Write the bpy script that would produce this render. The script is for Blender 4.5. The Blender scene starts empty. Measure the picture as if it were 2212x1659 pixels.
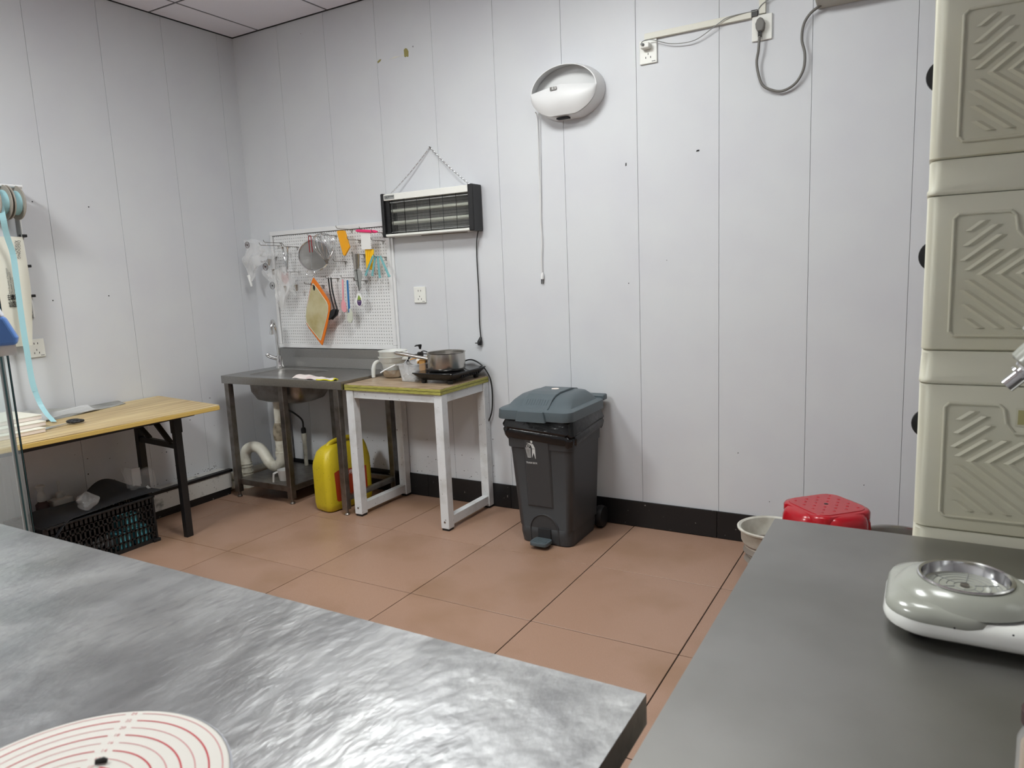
import bpy, bmesh, math, random
from mathutils import Vector, Matrix
random.seed(7)
PI = math.pi
SC = bpy.context.scene
COL = SC.collection

# ------------------------------------------------------------------ camera
cam_d = bpy.data.cameras.new('camera'); cam = bpy.data.objects.new('camera', cam_d); COL.objects.link(cam)
yaw, pit, rol = -0.5268, -0.1536, -0.0434
fw = Vector((math.sin(yaw)*math.cos(pit), math.cos(yaw)*math.cos(pit), math.sin(pit)))
rt = Vector((math.cos(yaw), -math.sin(yaw), 0)); up = rt.cross(fw)
r2 = math.cos(rol)*rt + math.sin(rol)*up; u2 = -math.sin(rol)*rt + math.cos(rol)*up
m = Matrix((r2, u2, -fw)).transposed().to_4x4(); m.translation = (4.0845, -3.5262, 1.3743)
cam.matrix_world = m
cam_d.sensor_fit = 'HORIZONTAL'; cam_d.sensor_width = 36.0; cam_d.lens = 36.0*1558.1/2212
cam_d.clip_start = 0.02
cam_d.dof.use_dof = True; cam_d.dof.focus_distance = 4.0; cam_d.dof.aperture_fstop = 9.0
SC.camera = cam

# ------------------------------------------------------------------ world, exposure
w = bpy.data.worlds.new('world'); SC.world = w; w.use_nodes = True
w.node_tree.nodes['Background'].inputs[0].default_value = (0.75, 0.78, 0.85, 1)
w.node_tree.nodes['Background'].inputs[1].default_value = 0.15
SC.view_settings.view_transform = 'Standard'; SC.view_settings.look = 'None'
SC.view_settings.gamma = 1.0; SC.view_settings.use_curve_mapping = False
SC.view_settings.exposure = 0.0
LIGHT = 39.0        # emission of the ceiling light panels
LIGHT_COL = (0.97, 1.0, 0.985)
# ceiling grid cells (column, row) that hold a light panel
CEIL_X0, CEIL_Y0, CEIL_T, CEIL_Z = 0.25, -0.6, 0.603, 2.99
LIGHT_CELLS = [(2, 5), (4, 2), (6, 2)]

# ------------------------------------------------------------------ materials
def srgb(r, g, b):
    f = lambda c: ((c/255+0.055)/1.055)**2.4 if c/255 > 0.04045 else c/255/12.92
    return (f(r), f(g), f(b), 1)
def M(name, col, rough=0.5, metal=0.0, var=None, bump=None, spec=0.5, coat=0.0, vary2=None, trans=0.0, ior=1.45, alpha=1.0, emit=0.0, tint=0.0, sss=0.0, rvar=None, world=False):
    """var=(scale, colour2, lo, hi[, stretch]) blends a second colour by noise; bump=(scale, strength, stretch)"""
    mt = bpy.data.materials.new(name); mt.use_nodes = True
    nt = mt.node_tree; N = nt.nodes; L = nt.links; P = N['Principled BSDF']
    P.inputs['Base Color'].default_value = col; P.inputs['Roughness'].default_value = rough
    P.inputs['Metallic'].default_value = metal; P.inputs['Specular IOR Level'].default_value = spec
    P.inputs['Coat Weight'].default_value = coat; P.inputs['Coat Roughness'].default_value = 0.15
    P.inputs['Transmission Weight'].default_value = trans; P.inputs['IOR'].default_value = ior
    P.inputs['Alpha'].default_value = alpha
    if sss: P.inputs['Subsurface Weight'].default_value = sss; P.inputs['Subsurface Radius'].default_value = (.02, .02, .015)
    if emit: P.inputs['Emission Color'].default_value = col; P.inputs['Emission Strength'].default_value = emit
    tc = N.new('ShaderNodeTexCoord'); co = N.new('ShaderNodeNewGeometry').outputs['Position'] if world else tc.outputs['Object']
    def noise(scale, stretch=(1, 1, 1), detail=4):
        mp = N.new('ShaderNodeMapping'); mp.inputs['Scale'].default_value = stretch
        L.new(co, mp.inputs['Vector'])
        n = N.new('ShaderNodeTexNoise'); n.inputs['Scale'].default_value = scale; n.inputs['Detail'].default_value = detail
        L.new(mp.outputs['Vector'], n.inputs['Vector']); return n
    src = None
    for v in (var, vary2):
        if not v: continue
        n = noise(v[0], v[4] if len(v) > 4 else (1, 1, 1))
        rp = N.new('ShaderNodeMapRange'); rp.inputs['From Min'].default_value = v[2]; rp.inputs['From Max'].default_value = v[3]
        L.new(n.outputs['Fac'], rp.inputs['Value'])
        mx = N.new('ShaderNodeMix'); mx.data_type = 'RGBA'
        mx.inputs['A'].default_value = col; mx.inputs['B'].default_value = v[1]
        if src: L.new(src, mx.inputs['A'])
        L.new(rp.outputs['Result'], mx.inputs['Factor']); src = mx.outputs['Result']
    if rvar:
        n = noise(rvar[0], rvar[3] if len(rvar) > 3 else (1, 1, 1)); rp = N.new('ShaderNodeMapRange'); rp.inputs['From Min'].default_value = .35; rp.inputs['From Max'].default_value = .65
        rp.inputs['To Min'].default_value = rvar[1]; rp.inputs['To Max'].default_value = rvar[2]
        L.new(n.outputs['Fac'], rp.inputs['Value']); L.new(rp.outputs['Result'], P.inputs['Roughness'])
    if tint:
        oi = N.new('ShaderNodeObjectInfo'); mr = N.new('ShaderNodeMapRange')
        mr.inputs['To Min'].default_value = 1-tint; mr.inputs['To Max'].default_value = 1+tint
        L.new(oi.outputs['Random'], mr.inputs['Value'])
        mm = N.new('ShaderNodeVectorMath'); mm.operation = 'SCALE'
        if src: L.new(src, mm.inputs[0])
        else: mm.inputs[0].default_value = col[:3]
        L.new(mr.outputs['Result'], mm.inputs['Scale']); src = mm.outputs['Vector']
    if src: L.new(src, P.inputs['Base Color'])
    if bump:
        bl = bump if isinstance(bump, list) else [bump]
        prev = None
        for b in bl:
            n = noise(b[0], b[2] if len(b) > 2 else (1, 1, 1), b[3] if len(b) > 3 else 4)
            bp = N.new('ShaderNodeBump'); bp.inputs['Strength'].default_value = b[1]; bp.inputs['Distance'].default_value = b[4] if len(b) > 4 else 0.002
            L.new(n.outputs['Fac'], bp.inputs['Height'])
            if prev: L.new(prev, bp.inputs['Normal'])
            prev = bp.outputs['Normal']
        L.new(prev, P.inputs['Normal'])
    return mt
def film(name, col, body=0.25, rough=0.15):
    """thin clear plastic: mostly see-through with a glossy, slightly milky body"""
    mt = bpy.data.materials.new(name); mt.use_nodes = True
    nt = mt.node_tree; N = nt.nodes; L = nt.links; P = N['Principled BSDF']; O = N['Material Output']
    P.inputs['Base Color'].default_value = col; P.inputs['Roughness'].default_value = rough
    T = N.new('ShaderNodeBsdfTransparent'); X = N.new('ShaderNodeMixShader'); X.inputs[0].default_value = body
    L.new(T.outputs[0], X.inputs[1]); L.new(P.outputs[0], X.inputs[2]); L.new(X.outputs[0], O.inputs[0])
    return mt
black = M('black_plastic', (0.012, 0.012, 0.013, 1), 0.4)
MT = dict(
    wall=M('wall_panel_pvc', srgb(211, 213, 216), 0.38, var=(3, srgb(207, 208, 213), .4, .7), bump=(220, .04), spec=.4, world=True),
    wallback=M('wall_joint', srgb(211, 213, 216), 0.6),
    ceil=M('ceiling_tile', srgb(236, 234, 242), 0.75, bump=(90, .06)),
    tbar=M('ceiling_bar', srgb(120, 120, 126), 0.5),
    gap=M('dark_gap', (0.02, 0.02, 0.022, 1), 0.8),
    tile=M('floor_tile', srgb(166, 134, 115), 0.36, var=(420, srgb(146, 115, 96), .42, .68), vary2=(2.2, srgb(144, 113, 90), .50, .72), bump=(300, .05), tint=.04, spec=.4, world=True),
    grout=M('grout', srgb(34, 26, 22), 0.9),
    baseb=M('black_skirting', (0.010, 0.010, 0.011, 1), 0.35, var=(60, srgb(150, 148, 142), .70, .74)),
    ledge=M('dirty_white_ledge', srgb(205, 204, 200), 0.6, var=(14, srgb(70, 66, 60), .60, .80), vary2=(60, srgb(60, 58, 55), .66, .74)),
    steel=M('brushed_steel', (0.42, 0.415, 0.40, 1), 0.33, 1.0, var=(30, (0.33, 0.325, 0.315, 1), .35, .7, (8, .6, 8)), bump=(90, .08, (8, .5, 8))),
    steeldk=M('dull_steel', (0.33, 0.31, 0.29, 1), 0.38, 1.0, var=(16, (0.22, 0.20, 0.18, 1), .4, .7)),
    topL=M('worn_steel_sheet', (0.40, 0.40, 0.40, 1), 0.40, 1.0, var=(3.2, (0.29, 0.29, 0.295, 1), .36, .64, (1.7, 1, 1)), vary2=(30, (0.27, 0.27, 0.275, 1), .52, .80, (2.6, .8, 1)), rvar=(5, .34, .46, (1.6, 1, 1)),
           bump=[(5.0, .8, (1.2, 1, 1), 3, .010), (19, .6, (1.6, 1, 1), 3, .0032), (48, .5, (1.8, 1, 1), 3, .0012), (60, .16, (14, 2.5, 1), 3, .001)]),
    topR=M('brushed_steel_sheet', (0.35, 0.345, 0.33, 1), 0.36, 1.0, var=(4, (0.29, 0.285, 0.27, 1), .35, .65), bump=[(3, .10, (1, 1, 1), 2, .006), (50, .10, (3, 16, 1), 3, .001)]),
    chrome=M('chrome', (0.7, 0.7, 0.7, 1), 0.12, 1.0),
    pan=M('pan_steel', (0.52, 0.50, 0.47, 1), 0.24, 1.0, bump=(120, .05, (1, 1, 12))),
    whitepaint=M('white_painted_metal', srgb(216, 218, 220), 0.45, var=(11, srgb(190, 190, 188), .5, .8), vary2=(75, srgb(90, 84, 76), .68, .75)),
    greenedge=M('olive_edge_band', srgb(168, 164, 84), 0.5, var=(40, srgb(140, 136, 66), .4, .7, (1, 1, 6))),
    edgeline=M('edge_line', srgb(84, 80, 44), 0.6),
    tabletop=M('worn_wood_laminate', srgb(176, 152, 124), 0.32, var=(9, srgb(124, 102, 82), .40, .72, (1, 7, 1)), vary2=(5, srgb(206, 188, 164), .50, .75, (1, 6, 1))),
    oak=M('pale_wood_laminate', srgb(198, 174, 124), 0.38, var=(5.0, srgb(164, 136, 92), .38, .68, (9, .7, 1)), vary2=(3, srgb(212, 192, 146), .5, .72, (10, .6, 1))),
    oakedge=M('pale_wood_edge', srgb(204, 172, 96), 0.45),
    blackmetal=M('black_metal', (0.010, 0.010, 0.011, 1), 0.45),
    black=black,
    blackgloss=M('black_glass', (0.008, 0.008, 0.009, 1), 0.09),
    rubber=M('black_rubber', (0.012, 0.012, 0.012, 1), 0.6),
    bag=M('black_bin_bag', (0.006, 0.006, 0.007, 1), 0.22, bump=(30, .6, (1, 1, 2.5), 3, .004)),
    binbody=M('bin_plastic', srgb(58, 59, 61), 0.48, bump=(300, .05)),
    binlid=M('bin_lid_plastic', srgb(82, 92, 97), 0.42, bump=(300, .05)),
    binprint=M('bin_print', srgb(205, 206, 204), 0.6),
    yellow=M('yellow_canister', srgb(202, 180, 36), 0.40, var=(95, srgb(100, 92, 22), .64, .74), vary2=(6, srgb(190, 170, 36), .5, .8)),
    redlabel=M('red_label', srgb(176, 60, 26), 0.5),
    pvc=M('white_pvc_pipe', srgb(220, 217, 204), 0.4, var=(18, srgb(176, 170, 150), .5, .8)),
    tapewrap=M('dirty_sealing_wrap', srgb(168, 158, 138), 0.7, var=(28, srgb(96, 88, 74), .45, .7), bump=(40, .5)),
    white=M('white_plastic', srgb(226, 226, 226), 0.38),
    whitesoft=M('white_matt', srgb(232, 232, 230), 0.6),
    socket=M('socket_white', srgb(234, 234, 228), 0.35),
    lampw=M('lamp_white_plastic', srgb(222, 222, 222), 0.42),
    cream=M('cream_plastic', srgb(212, 210, 192), 0.42, var=(2.0, srgb(205, 200, 172), .45, .75), sss=.1),
    creamtrans=M('milky_plastic', srgb(246, 247, 242), 0.35, trans=.35, sss=.3),
    cablegrey=M('grey_cable', srgb(116, 114, 110), 0.5),
    darkgrey=M('dark_grey_plastic', srgb(66, 66, 66), 0.5),
    midgrey=M('mid_grey_plastic', srgb(150, 152, 150), 0.4),
    trunk=M('trunking', srgb(222, 220, 208), 0.45),
    acbody=M('appliance_beige', srgb(186, 184, 174), 0.4),
    redplastic=M('red_plastic', srgb(172, 12, 28), 0.25, coat=.4),
    bucket=M('bucket_plastic', srgb(206, 204, 194), 0.45, var=(9, srgb(160, 152, 138), .45, .75)),
    bucketgrey=M('bucket_silicone', srgb(136, 128, 120), 0.55),
    mixw=M('mixer_white', srgb(236, 237, 232), 0.22, coat=.4),
    mixg=M('mixer_grey', srgb(164, 166, 156), 0.2, coat=.4),
    orange=M('orange_plastic', srgb(226, 120, 28), 0.45),
    amber=M('amber_plastic', srgb(240, 168, 28), 0.4),
    amber2=M('yellow_plastic', srgb(246, 192, 22), 0.4),
    boardface=M('cutting_board_face', srgb(196, 188, 152), 0.5, var=(7, srgb(168, 152, 100), .42, .7)),
    pinkhot=M('hot_pink_plastic', srgb(240, 58, 120), 0.4),
    pink=M('pink_silicone', srgb(226, 156, 164), 0.5),
    blue=M('blue_plastic', srgb(38, 108, 170), 0.4),
    teal=M('pale_teal_plastic', srgb(128, 186, 190), 0.4),
    silicone=M('clear_silicone', srgb(220, 224, 208), 0.4, trans=.2),
    purple=M('purple_print', srgb(88, 66, 108), 0.5), green=M('green_print', srgb(140, 164, 74), 0.5),
    redwire=M('red_wire', srgb(150, 26, 34), 0.4),
    brownlogo=M('brown_print', srgb(58, 32, 30), 0.5),
    pinkprint=M('pink_print', srgb(206, 120, 124), 0.5),
    ribbon=M('pale_blue_ribbon', srgb(158, 200, 208), 0.3),
    spool=M('grey_card', srgb(158, 150, 140), 0.6),
    paper=M('white_card', srgb(224, 221, 208), 0.6),
    inkdirt=M('dirt', srgb(74, 70, 66), 0.9), pocket=M('handle_pocket', srgb(176, 170, 122), 0.6),
    ink=M('black_ink', srgb(28, 28, 30), 0.6), inkgrey=M('grey_ink', srgb(110, 108, 104), 0.6),
    tissueblue=M('tissue_pack_blue', srgb(96, 138, 206), 0.35), inkblue=M('blue_ink', srgb(34, 46, 130), 0.5),
    tissuewhite=M('tissue_pack_white', srgb(226, 230, 238), 0.3),
    tissue=M('tissue_paper', srgb(238, 238, 234), 0.8),
    towel=M('towel_cloth', srgb(228, 218, 214), 0.9, var=(16, srgb(214, 186, 186), .55, .75), bump=(160, .5)),
    towely=M('towel_yellow_hem', srgb(218, 210, 40), 0.8),
    sheet=M('grey_film_sheets', srgb(168, 168, 164), 0.25, var=(6, srgb(110, 110, 106), .4, .7, (3, .6, 1))),
    matdark=M('dark_rubber_mat', srgb(46, 48, 52), 0.6), 
    boxpink=M('pale_box_card', srgb(226, 214, 206), 0.55),
    tt_w=M('turntable_white', srgb(234, 230, 222), 0.35), tt_side=M('turntable_side', srgb(190, 192, 200), 0.25),
    ringred=M('ring_red', srgb(196, 40, 56), 0.5), ringpale=M('ring_pale_red', srgb(206, 112, 118), 0.5),
    cyan=M('cyan_packets', srgb(104, 186, 200), 0.4),
    glass=M('glass', (0.93, 0.98, 0.97, 1), 0.02, trans=1.0, ior=1.45),
    glassedge=M('glass_edge', srgb(70, 106, 110), 0.1, trans=.4),
    tube=M('uv_tube', srgb(190, 192, 180), 0.25),
    mesh=M('grid_wire', srgb(190, 192, 190), 0.3, .6),
    diffuser=M('light_diffuser', LIGHT_COL + (1,), 0.5, emit=LIGHT), diffuser_dim=M('light_diffuser_dim', LIGHT_COL + (1,), 0.5, emit=LIGHT*.42), diffuser_bright=M('light_diffuser_bright', LIGHT_COL + (1,), 0.5, emit=LIGHT*1.9),  # same panels; emission strength set per panel to balance the room's brightness
    alu=M('aluminium', (0.7, 0.7, 0.7, 1), 0.4, 1.0),
    pump=M('pump_bottle', srgb(190, 188, 184), 0.4), 
    orangecloth=M('orange_cloth', srgb(226, 158, 54), 0.8, bump=(60, .5)),
    pouch=M('kraft_pouch', srgb(216, 160, 88), 0.6),
    blackprint=M('black_packet', srgb(56, 54, 56), 0.35),
    olivechip=M('exposed_core', srgb(150, 142, 88), 0.8),
    tan=M('tan_card', srgb(190, 158, 120), 0.6),
)
MT['film'] = film('clear_film', (0.85, 0.86, 0.87, 1), 0.17, 0.10)
MT['filmmilk'] = film('milky_film', (0.86, 0.86, 0.86, 1), 0.30, 0.2)
MT['box'] = film('clear_tub', (0.8, 0.82, 0.84, 1), 0.30, 0.12)
MT['sieve'] = film('sieve_mesh', (0.16, 0.155, 0.145, 1), 0.72, 0.4)

# ------------------------------------------------------------------ mesh helpers
XF = {}
def inv_of(o):
    return XF[o.name].inverted() if o and o.name in XF else Matrix()
class MB:
    def __init__(s): s.v = []; s.f = []; s.xf = None
    def add(s, vs, fs):
        b = len(s.v)
        s.v += [(s.xf @ Vector(q)) if s.xf else Vector(q) for q in vs]; s.f += [[i+b for i in q] for q in fs]; return s
    def box(s, x0, x1, y0, y1, z0, z1):
        return s.add([(x, y, z) for z in (z0, z1) for x, y in ((x0, y0), (x1, y0), (x1, y1), (x0, y1))],
            [(3, 2, 1, 0), (4, 5, 6, 7), (0, 1, 5, 4), (1, 2, 6, 5), (2, 3, 7, 6), (3, 0, 4, 7)])
    def loft(s, rings, caps=True, closed=True):
        n = len(rings[0]); vs = [q for r in rings for q in r]; fs = []
        for i in range(len(rings)-1):
            for j in range(n if closed else n-1):
                k = (j+1) % n; fs.append((i*n+j, i*n+k, (i+1)*n+k, (i+1)*n+j))
        if caps: fs.append(tuple(range(n))[::-1]); fs.append(tuple((len(rings)-1)*n+j for j in range(n)))
        return s.add(vs, fs)
    def tube(s, path, r, seg=8, caps=True):
        P = [Vector(q) for q in path]; n = len(P)
        rr = r if isinstance(r, (list, tuple)) else [r]*n
        T = [((P[min(i+1, n-1)]-P[max(i-1, 0)]).normalized()) for i in range(n)]
        a = Vector((0, 0, 1)) if abs(T[0].z) < .9 else Vector((1, 0, 0))
        u = T[0].cross(a).normalized(); rings = []
        for i in range(n):
            u = (u - T[i]*u.dot(T[i])); u = u.normalized() if u.length > 1e-6 else T[i].orthogonal().normalized()
            v = T[i].cross(u)
            rings.append([P[i] + (u*math.cos(2*PI*k/seg)+v*math.sin(2*PI*k/seg))*rr[i] for k in range(seg)])
        return s.loft(rings, caps)
    def bar(s, a, b, w, h=None, upv=(0, 0, 1)):
        a = Vector(a); b = Vector(b); h = h or w; t = (b-a).normalized(); u = t.cross(Vector(upv))
        u = u.normalized() if u.length > 1e-5 else t.orthogonal().normalized(); v = u.cross(t)
        q = [(-1, -1), (1, -1), (1, 1), (-1, 1)]
        return s.loft([[p + u*x*w/2 + v*y*h/2 for x, y in q] for p in (a, b)])
    def lathe(s, prof, c=(0, 0, 0), seg=24, axis='z', caps=False, ax=1.0, ay=1.0):
        rings = []
        for r, h in prof:
            ring = []
            for k in range(seg):
                A = 2*PI*k/seg; x = r*math.cos(A)*ax; y = r*math.sin(A)*ay
                ring.append({'z': (c[0]+x, c[1]+y, c[2]+h), 'y': (c[0]+x, c[1]+h, c[2]+y), 'x': (c[0]+h, c[1]+x, c[2]+y)}[axis])
            rings.append(ring)
        return s.loft(rings, caps)
    def prism(s, pts, a, b, plane='xz'):
        """outline pts in a plane, extruded from a to b on the remaining axis"""
        f = {'xz': lambda p, d: (p[0], d, p[1]), 'yz': lambda p, d: (d, p[0], p[1]), 'xy': lambda p, d: (p[0], p[1], d)}[plane]
        return s.loft([[f(p, a) for p in pts], [f(p, b) for p in pts]])
    def grid(s, fn, nu, nv):
        vs = [fn(i/nu, j/nv) for j in range(nv+1) for i in range(nu+1)]; W = nu+1
        return s.add(vs, [(j*W+i, j*W+i+1, (j+1)*W+i+1, (j+1)*W+i) for j in range(nv) for i in range(nu)])
    def build(s, name, mat, parent=None, smooth=False, bevel=0, solid=0, subd=0, seg=2, recalc=True):
        me = bpy.data.meshes.new(name); iv = inv_of(parent)
        me.from_pydata([iv @ Vector(q) for q in s.v], [], s.f); me.update()
        if recalc:
            bm = bmesh.new(); bm.from_mesh(me); bmesh.ops.recalc_face_normals(bm, faces=bm.faces); bm.to_mesh(me); bm.free()
        for mm in (mat if isinstance(mat, list) else [mat]): me.materials.append(MT[mm] if isinstance(mm, str) else mm)
        if smooth:
            for p in me.polygons: p.use_smooth = True
        o = bpy.data.objects.new(name, me); COL.objects.link(o)
        if parent: o.parent = parent; XF[o.name] = XF.get(parent.name, Matrix())
        if solid: md = o.modifiers.new('solid', 'SOLIDIFY'); md.thickness = solid; md.offset = 0
        if bevel: md = o.modifiers.new('bevel', 'BEVEL'); md.width = bevel; md.segments = seg; md.limit_method = 'ANGLE'; md.angle_limit = .6
        if subd: md = o.modifiers.new('subd', 'SUBSURF'); md.levels = subd; md.render_levels = subd
        if smooth and not subd:
            md = o.modifiers.new('edges', 'EDGE_SPLIT'); md.split_angle = .75
        return o
def tag(o, label=None, cat=None, group=None, kind=None):
    if label: o['label'] = label
    if cat: o['category'] = cat
    if group: o['group'] = group
    if kind: o['kind'] = kind
    return o
def thing(name, label, cat, loc, rz=0, group=None, xf=None):
    o = bpy.data.objects.new(name, None); COL.objects.link(o); o.empty_display_size = .05
    mw = xf or (Matrix.Translation(loc) @ Matrix.Rotation(rz, 4, 'Z')); o.matrix_world = mw
    XF[o.name] = mw.copy() if not xf else xf.copy()
    return tag(o, label, cat, group)
def text(s, body, size, loc, rot, name, mat, parent, extr=0.0002, align='CENTER', xs=1.0):
    """flat print: lettering turned into a mesh; rot is a 3x3 given by (right, up) vectors"""
    cu = bpy.data.curves.new('lettering', 'FONT'); cu.body = body; cu.size = size; cu.align_x = align; cu.align_y = 'CENTER'; cu.extrude = extr
    cu.resolution_u = 2
    t = bpy.data.objects.new('lettering_tmp', cu); COL.objects.link(t)
    dg = bpy.context.evaluated_depsgraph_get(); me = bpy.data.meshes.new_from_object(t.evaluated_get(dg))
    bpy.data.objects.remove(t)
    R_, U_ = Vector(rot[0]).normalized(), Vector(rot[1]).normalized(); F_ = R_.cross(U_)
    iv = inv_of(parent)
    for v in me.vertices:
        q = Vector(loc) + R_*v.co.x*xs + U_*v.co.y + F_*v.co.z; v.co = iv @ q
    me.materials.clear(); me.materials.append(MT[mat])
    o = bpy.data.objects.new(name, me); COL.objects.link(o); o.parent = parent; XF[o.name] = XF.get(parent.name, Matrix())
    return o
def rrect(x0, x1, y0, y1, r, n=5):
    pts = []
    for cx, cy, a0 in ((x1-r, y1-r, 0), (x0+r, y1-r, PI/2), (x0+r, y0+r, PI), (x1-r, y0+r, 1.5*PI)):
        for k in range(n+1):
            a = a0 + PI/2*k/n; pts.append((cx+r*math.cos(a), cy+r*math.sin(a)))
    return pts
def spline(pts, n=8):
    P = [Vector(q) for q in pts]; out = []
    for i in range(len(P)-1):
        p0 = P[max(i-1, 0)]; p1 = P[i]; p2 = P[i+1]; p3 = P[min(i+2, len(P)-1)]
        for k in range(n):
            t = k/n
            out.append(.5*((2*p1)+(p2-p0)*t+(2*p0-5*p1+4*p2-p3)*t*t+(3*p1-p0-3*p2+p3)*t*t*t))
    return out + [P[-1]]

# ------------------------------------------------------------------ the room
RX, RY = 6.0, -5.6      # far right and front limits of the room
fl = tag(MB().box(-.1, RX+.1, RY-.1, .1, -.10, -.004).build('floor', 'grout'), 'brownish pink square floor tiles with dark joints', 'floor', kind='structure')
xs = [0.0] + [2.758+.6*i for i in range(-4, 6)] + [RX]; ys = [RY] + [-1.179+.6*j for j in range(-7, 2)] + [0.0]
xs = sorted(set(round(x, 4) for x in xs if 0 <= x <= RX)); ys = sorted(set(round(y, 4) for y in ys if RY <= y <= 0))
tile_me = {}
for i in range(len(xs)-1):
    for j in range(len(ys)-1):
        w_, d_ = round(xs[i+1]-xs[i], 3), round(ys[j+1]-ys[j], 3)
        if (w_, d_) not in tile_me:
            o = MB().box(-w_/2+.0021, w_/2-.0021, -d_/2+.0021, d_/2-.0021, -.008, 0).build('floor_tile', 'tile', fl, bevel=.0012, seg=1)
            tile_me[(w_, d_)] = o
        else:
            s = tile_me[(w_, d_)]; o = s.copy(); COL.objects.link(o)
        o.location = ((xs[i]+xs[i+1])/2, (ys[j]+ys[j+1])/2, random.uniform(-.0006, 0))
def panel_wall(name, label, seams, H, axis, pos, sign):
    """wall of upright panels; the panel faces lie in the plane axis = pos and the room is on the side 'sign'"""
    lo, hi = seams[0], seams[-1]; t = .1
    b = MB(); a0, a1 = sorted((pos-sign*t, pos-sign*.006))
    if axis == 'y': b.box(lo-.1, hi+.1, a0, a1, -.1, H+.15)
    else: b.box(a0, a1, lo-.1, hi+.1, -.1, H+.15)
    wl = tag(b.build(name, 'wallback'), label, 'wall', kind='structure')
    cache = {}
    for i in range(len(seams)-1):
        w_ = round(seams[i+1]-seams[i], 3)
        if w_ not in cache:
            g = .0006; p0, p1 = sorted((0.0, -sign*.0065)); mb = MB()
            if axis == 'y': mb.box(-w_/2+g, w_/2-g, p0, p1, 0, H)
            else: mb.box(p0, p1, -w_/2+g, w_/2-g, 0, H)
            o = mb.build('wall_panel', 'wall', wl, bevel=.0013, seg=2); cache[w_] = o
        else: o = cache[w_].copy(); COL.objects.link(o)
        c = (seams[i]+seams[i+1])/2; o.location = (c, pos, 0) if axis == 'y' else (pos, c, 0)
    return wl
H = CEIL_Z+.01
wb = panel_wall('wall_back', 'white panelled back wall with upright joints', [0.0]+[round(.0123+.3992*k, 4) for k in range(1, 15)]+[RX], H, 'y', 0.0, -1)
wl = panel_wall('wall_left', 'white panelled left wall with upright joints', sorted([RY]+[-round(.1292+.3992*k, 4) for k in range(0, 14) if .1292+.3992*k < -RY]+[0.0]), H, 'x', 0.0, 1)
wr = panel_wall('wall_right', 'white panelled right wall', [RY+.4*k for k in range(0, 15)], H, 'x', RX, -1)
wf = panel_wall('wall_front', 'white panelled wall behind the viewer', [.4*k for k in range(0, 16)], H, 'y', RY, 1)
# ceiling
ce = tag(MB().box(-.1, RX+.1, RY-.1, .1, CEIL_Z+.016, CEIL_Z+.12).build('ceiling', 'gap'), 'grey suspended ceiling of square tiles in thin bars', 'ceiling', kind='structure')
cx = [0.0]+[CEIL_X0+CEIL_T*k for k in range(0, 10) if CEIL_X0+CEIL_T*k < RX]+[RX]; cy = [0.0]+[CEIL_Y0-CEIL_T*k for k in range(0, 9) if CEIL_Y0-CEIL_T*k > RY]+[RY]
cache = {}
for i in range(len(cx)-1):
    for j in range(len(cy)-1):
        if (i, j) in LIGHT_CELLS: continue
        w_, d_ = round(cx[i+1]-cx[i], 3), round(cy[j]-cy[j+1], 3)
        if (w_, d_) not in cache:
            o = MB().box(-w_/2+.007, w_/2-.007, -d_/2+.007, d_/2-.007, 0, .012).build('ceiling_tile', 'ceil', ce, bevel=.002, seg=1); cache[(w_, d_)] = o
        else: o = cache[(w_, d_)].copy(); COL.objects.link(o)
        o.location = ((cx[i]+cx[i+1])/2, (cy[j]+cy[j+1])/2, CEIL_Z)
for x in cx[1:-1]: MB().box(x-.003, x+.003, RY, 0, CEIL_Z-.0005, CEIL_Z+.014).build('ceiling_bar', 'tbar', ce)
for y in cy[1:-1]: MB().box(0, RX, y-.003, y+.003, CEIL_Z-.0008, CEIL_Z+.014).build('ceiling_bar', 'tbar', ce)
tag(MB().box(0, RX, -.006, 0, CEIL_Z-.004, CEIL_Z+.012).build('trim_1', 'gap'), 'thin dark joint along the top of the back wall', 'trim', kind='structure')
tag(MB().box(0, .006, RY, 0, CEIL_Z-.004, CEIL_Z+.012).build('trim_2', 'gap'), 'thin dark joint along the top of the left wall', 'trim', kind='structure')
tag(MB().box(0, .003, -.003, 0, .3, CEIL_Z).build('trim_3', 'wallback'), 'thin grey joint in the room corner', 'trim', kind='structure')
for n_, (i, j) in enumerate(LIGHT_CELLS):
    x0, x1, y0, y1 = cx[i], cx[i+1], cy[j+1], cy[j]
    t = thing('ceiling_light', ['square ceiling light panel nearest the left wall', 'square ceiling light panel over the middle of the floor', 'square ceiling light panel over the red stool side of the floor'][n_], 'light', ((x0+x1)/2, (y0+y1)/2, CEIL_Z))
    f = MB()
    for a in ((x0+.006, x0+.02, y0+.006, y1-.006), (x1-.02, x1-.006, y0+.006, y1-.006), (x0+.02, x1-.02, y0+.006, y0+.02), (x0+.02, x1-.02, y1-.02, y1-.006)): f.box(*a, CEIL_Z-.003, CEIL_Z+.012)
    f.build('frame', 'alu', t)
    MB().box(x0+.02, x1-.02, y0+.02, y1-.02, CEIL_Z-.002, CEIL_Z+.01).build('diffuser', ('diffuser_bright', 'diffuser', 'diffuser_dim')[n_], t)
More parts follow.
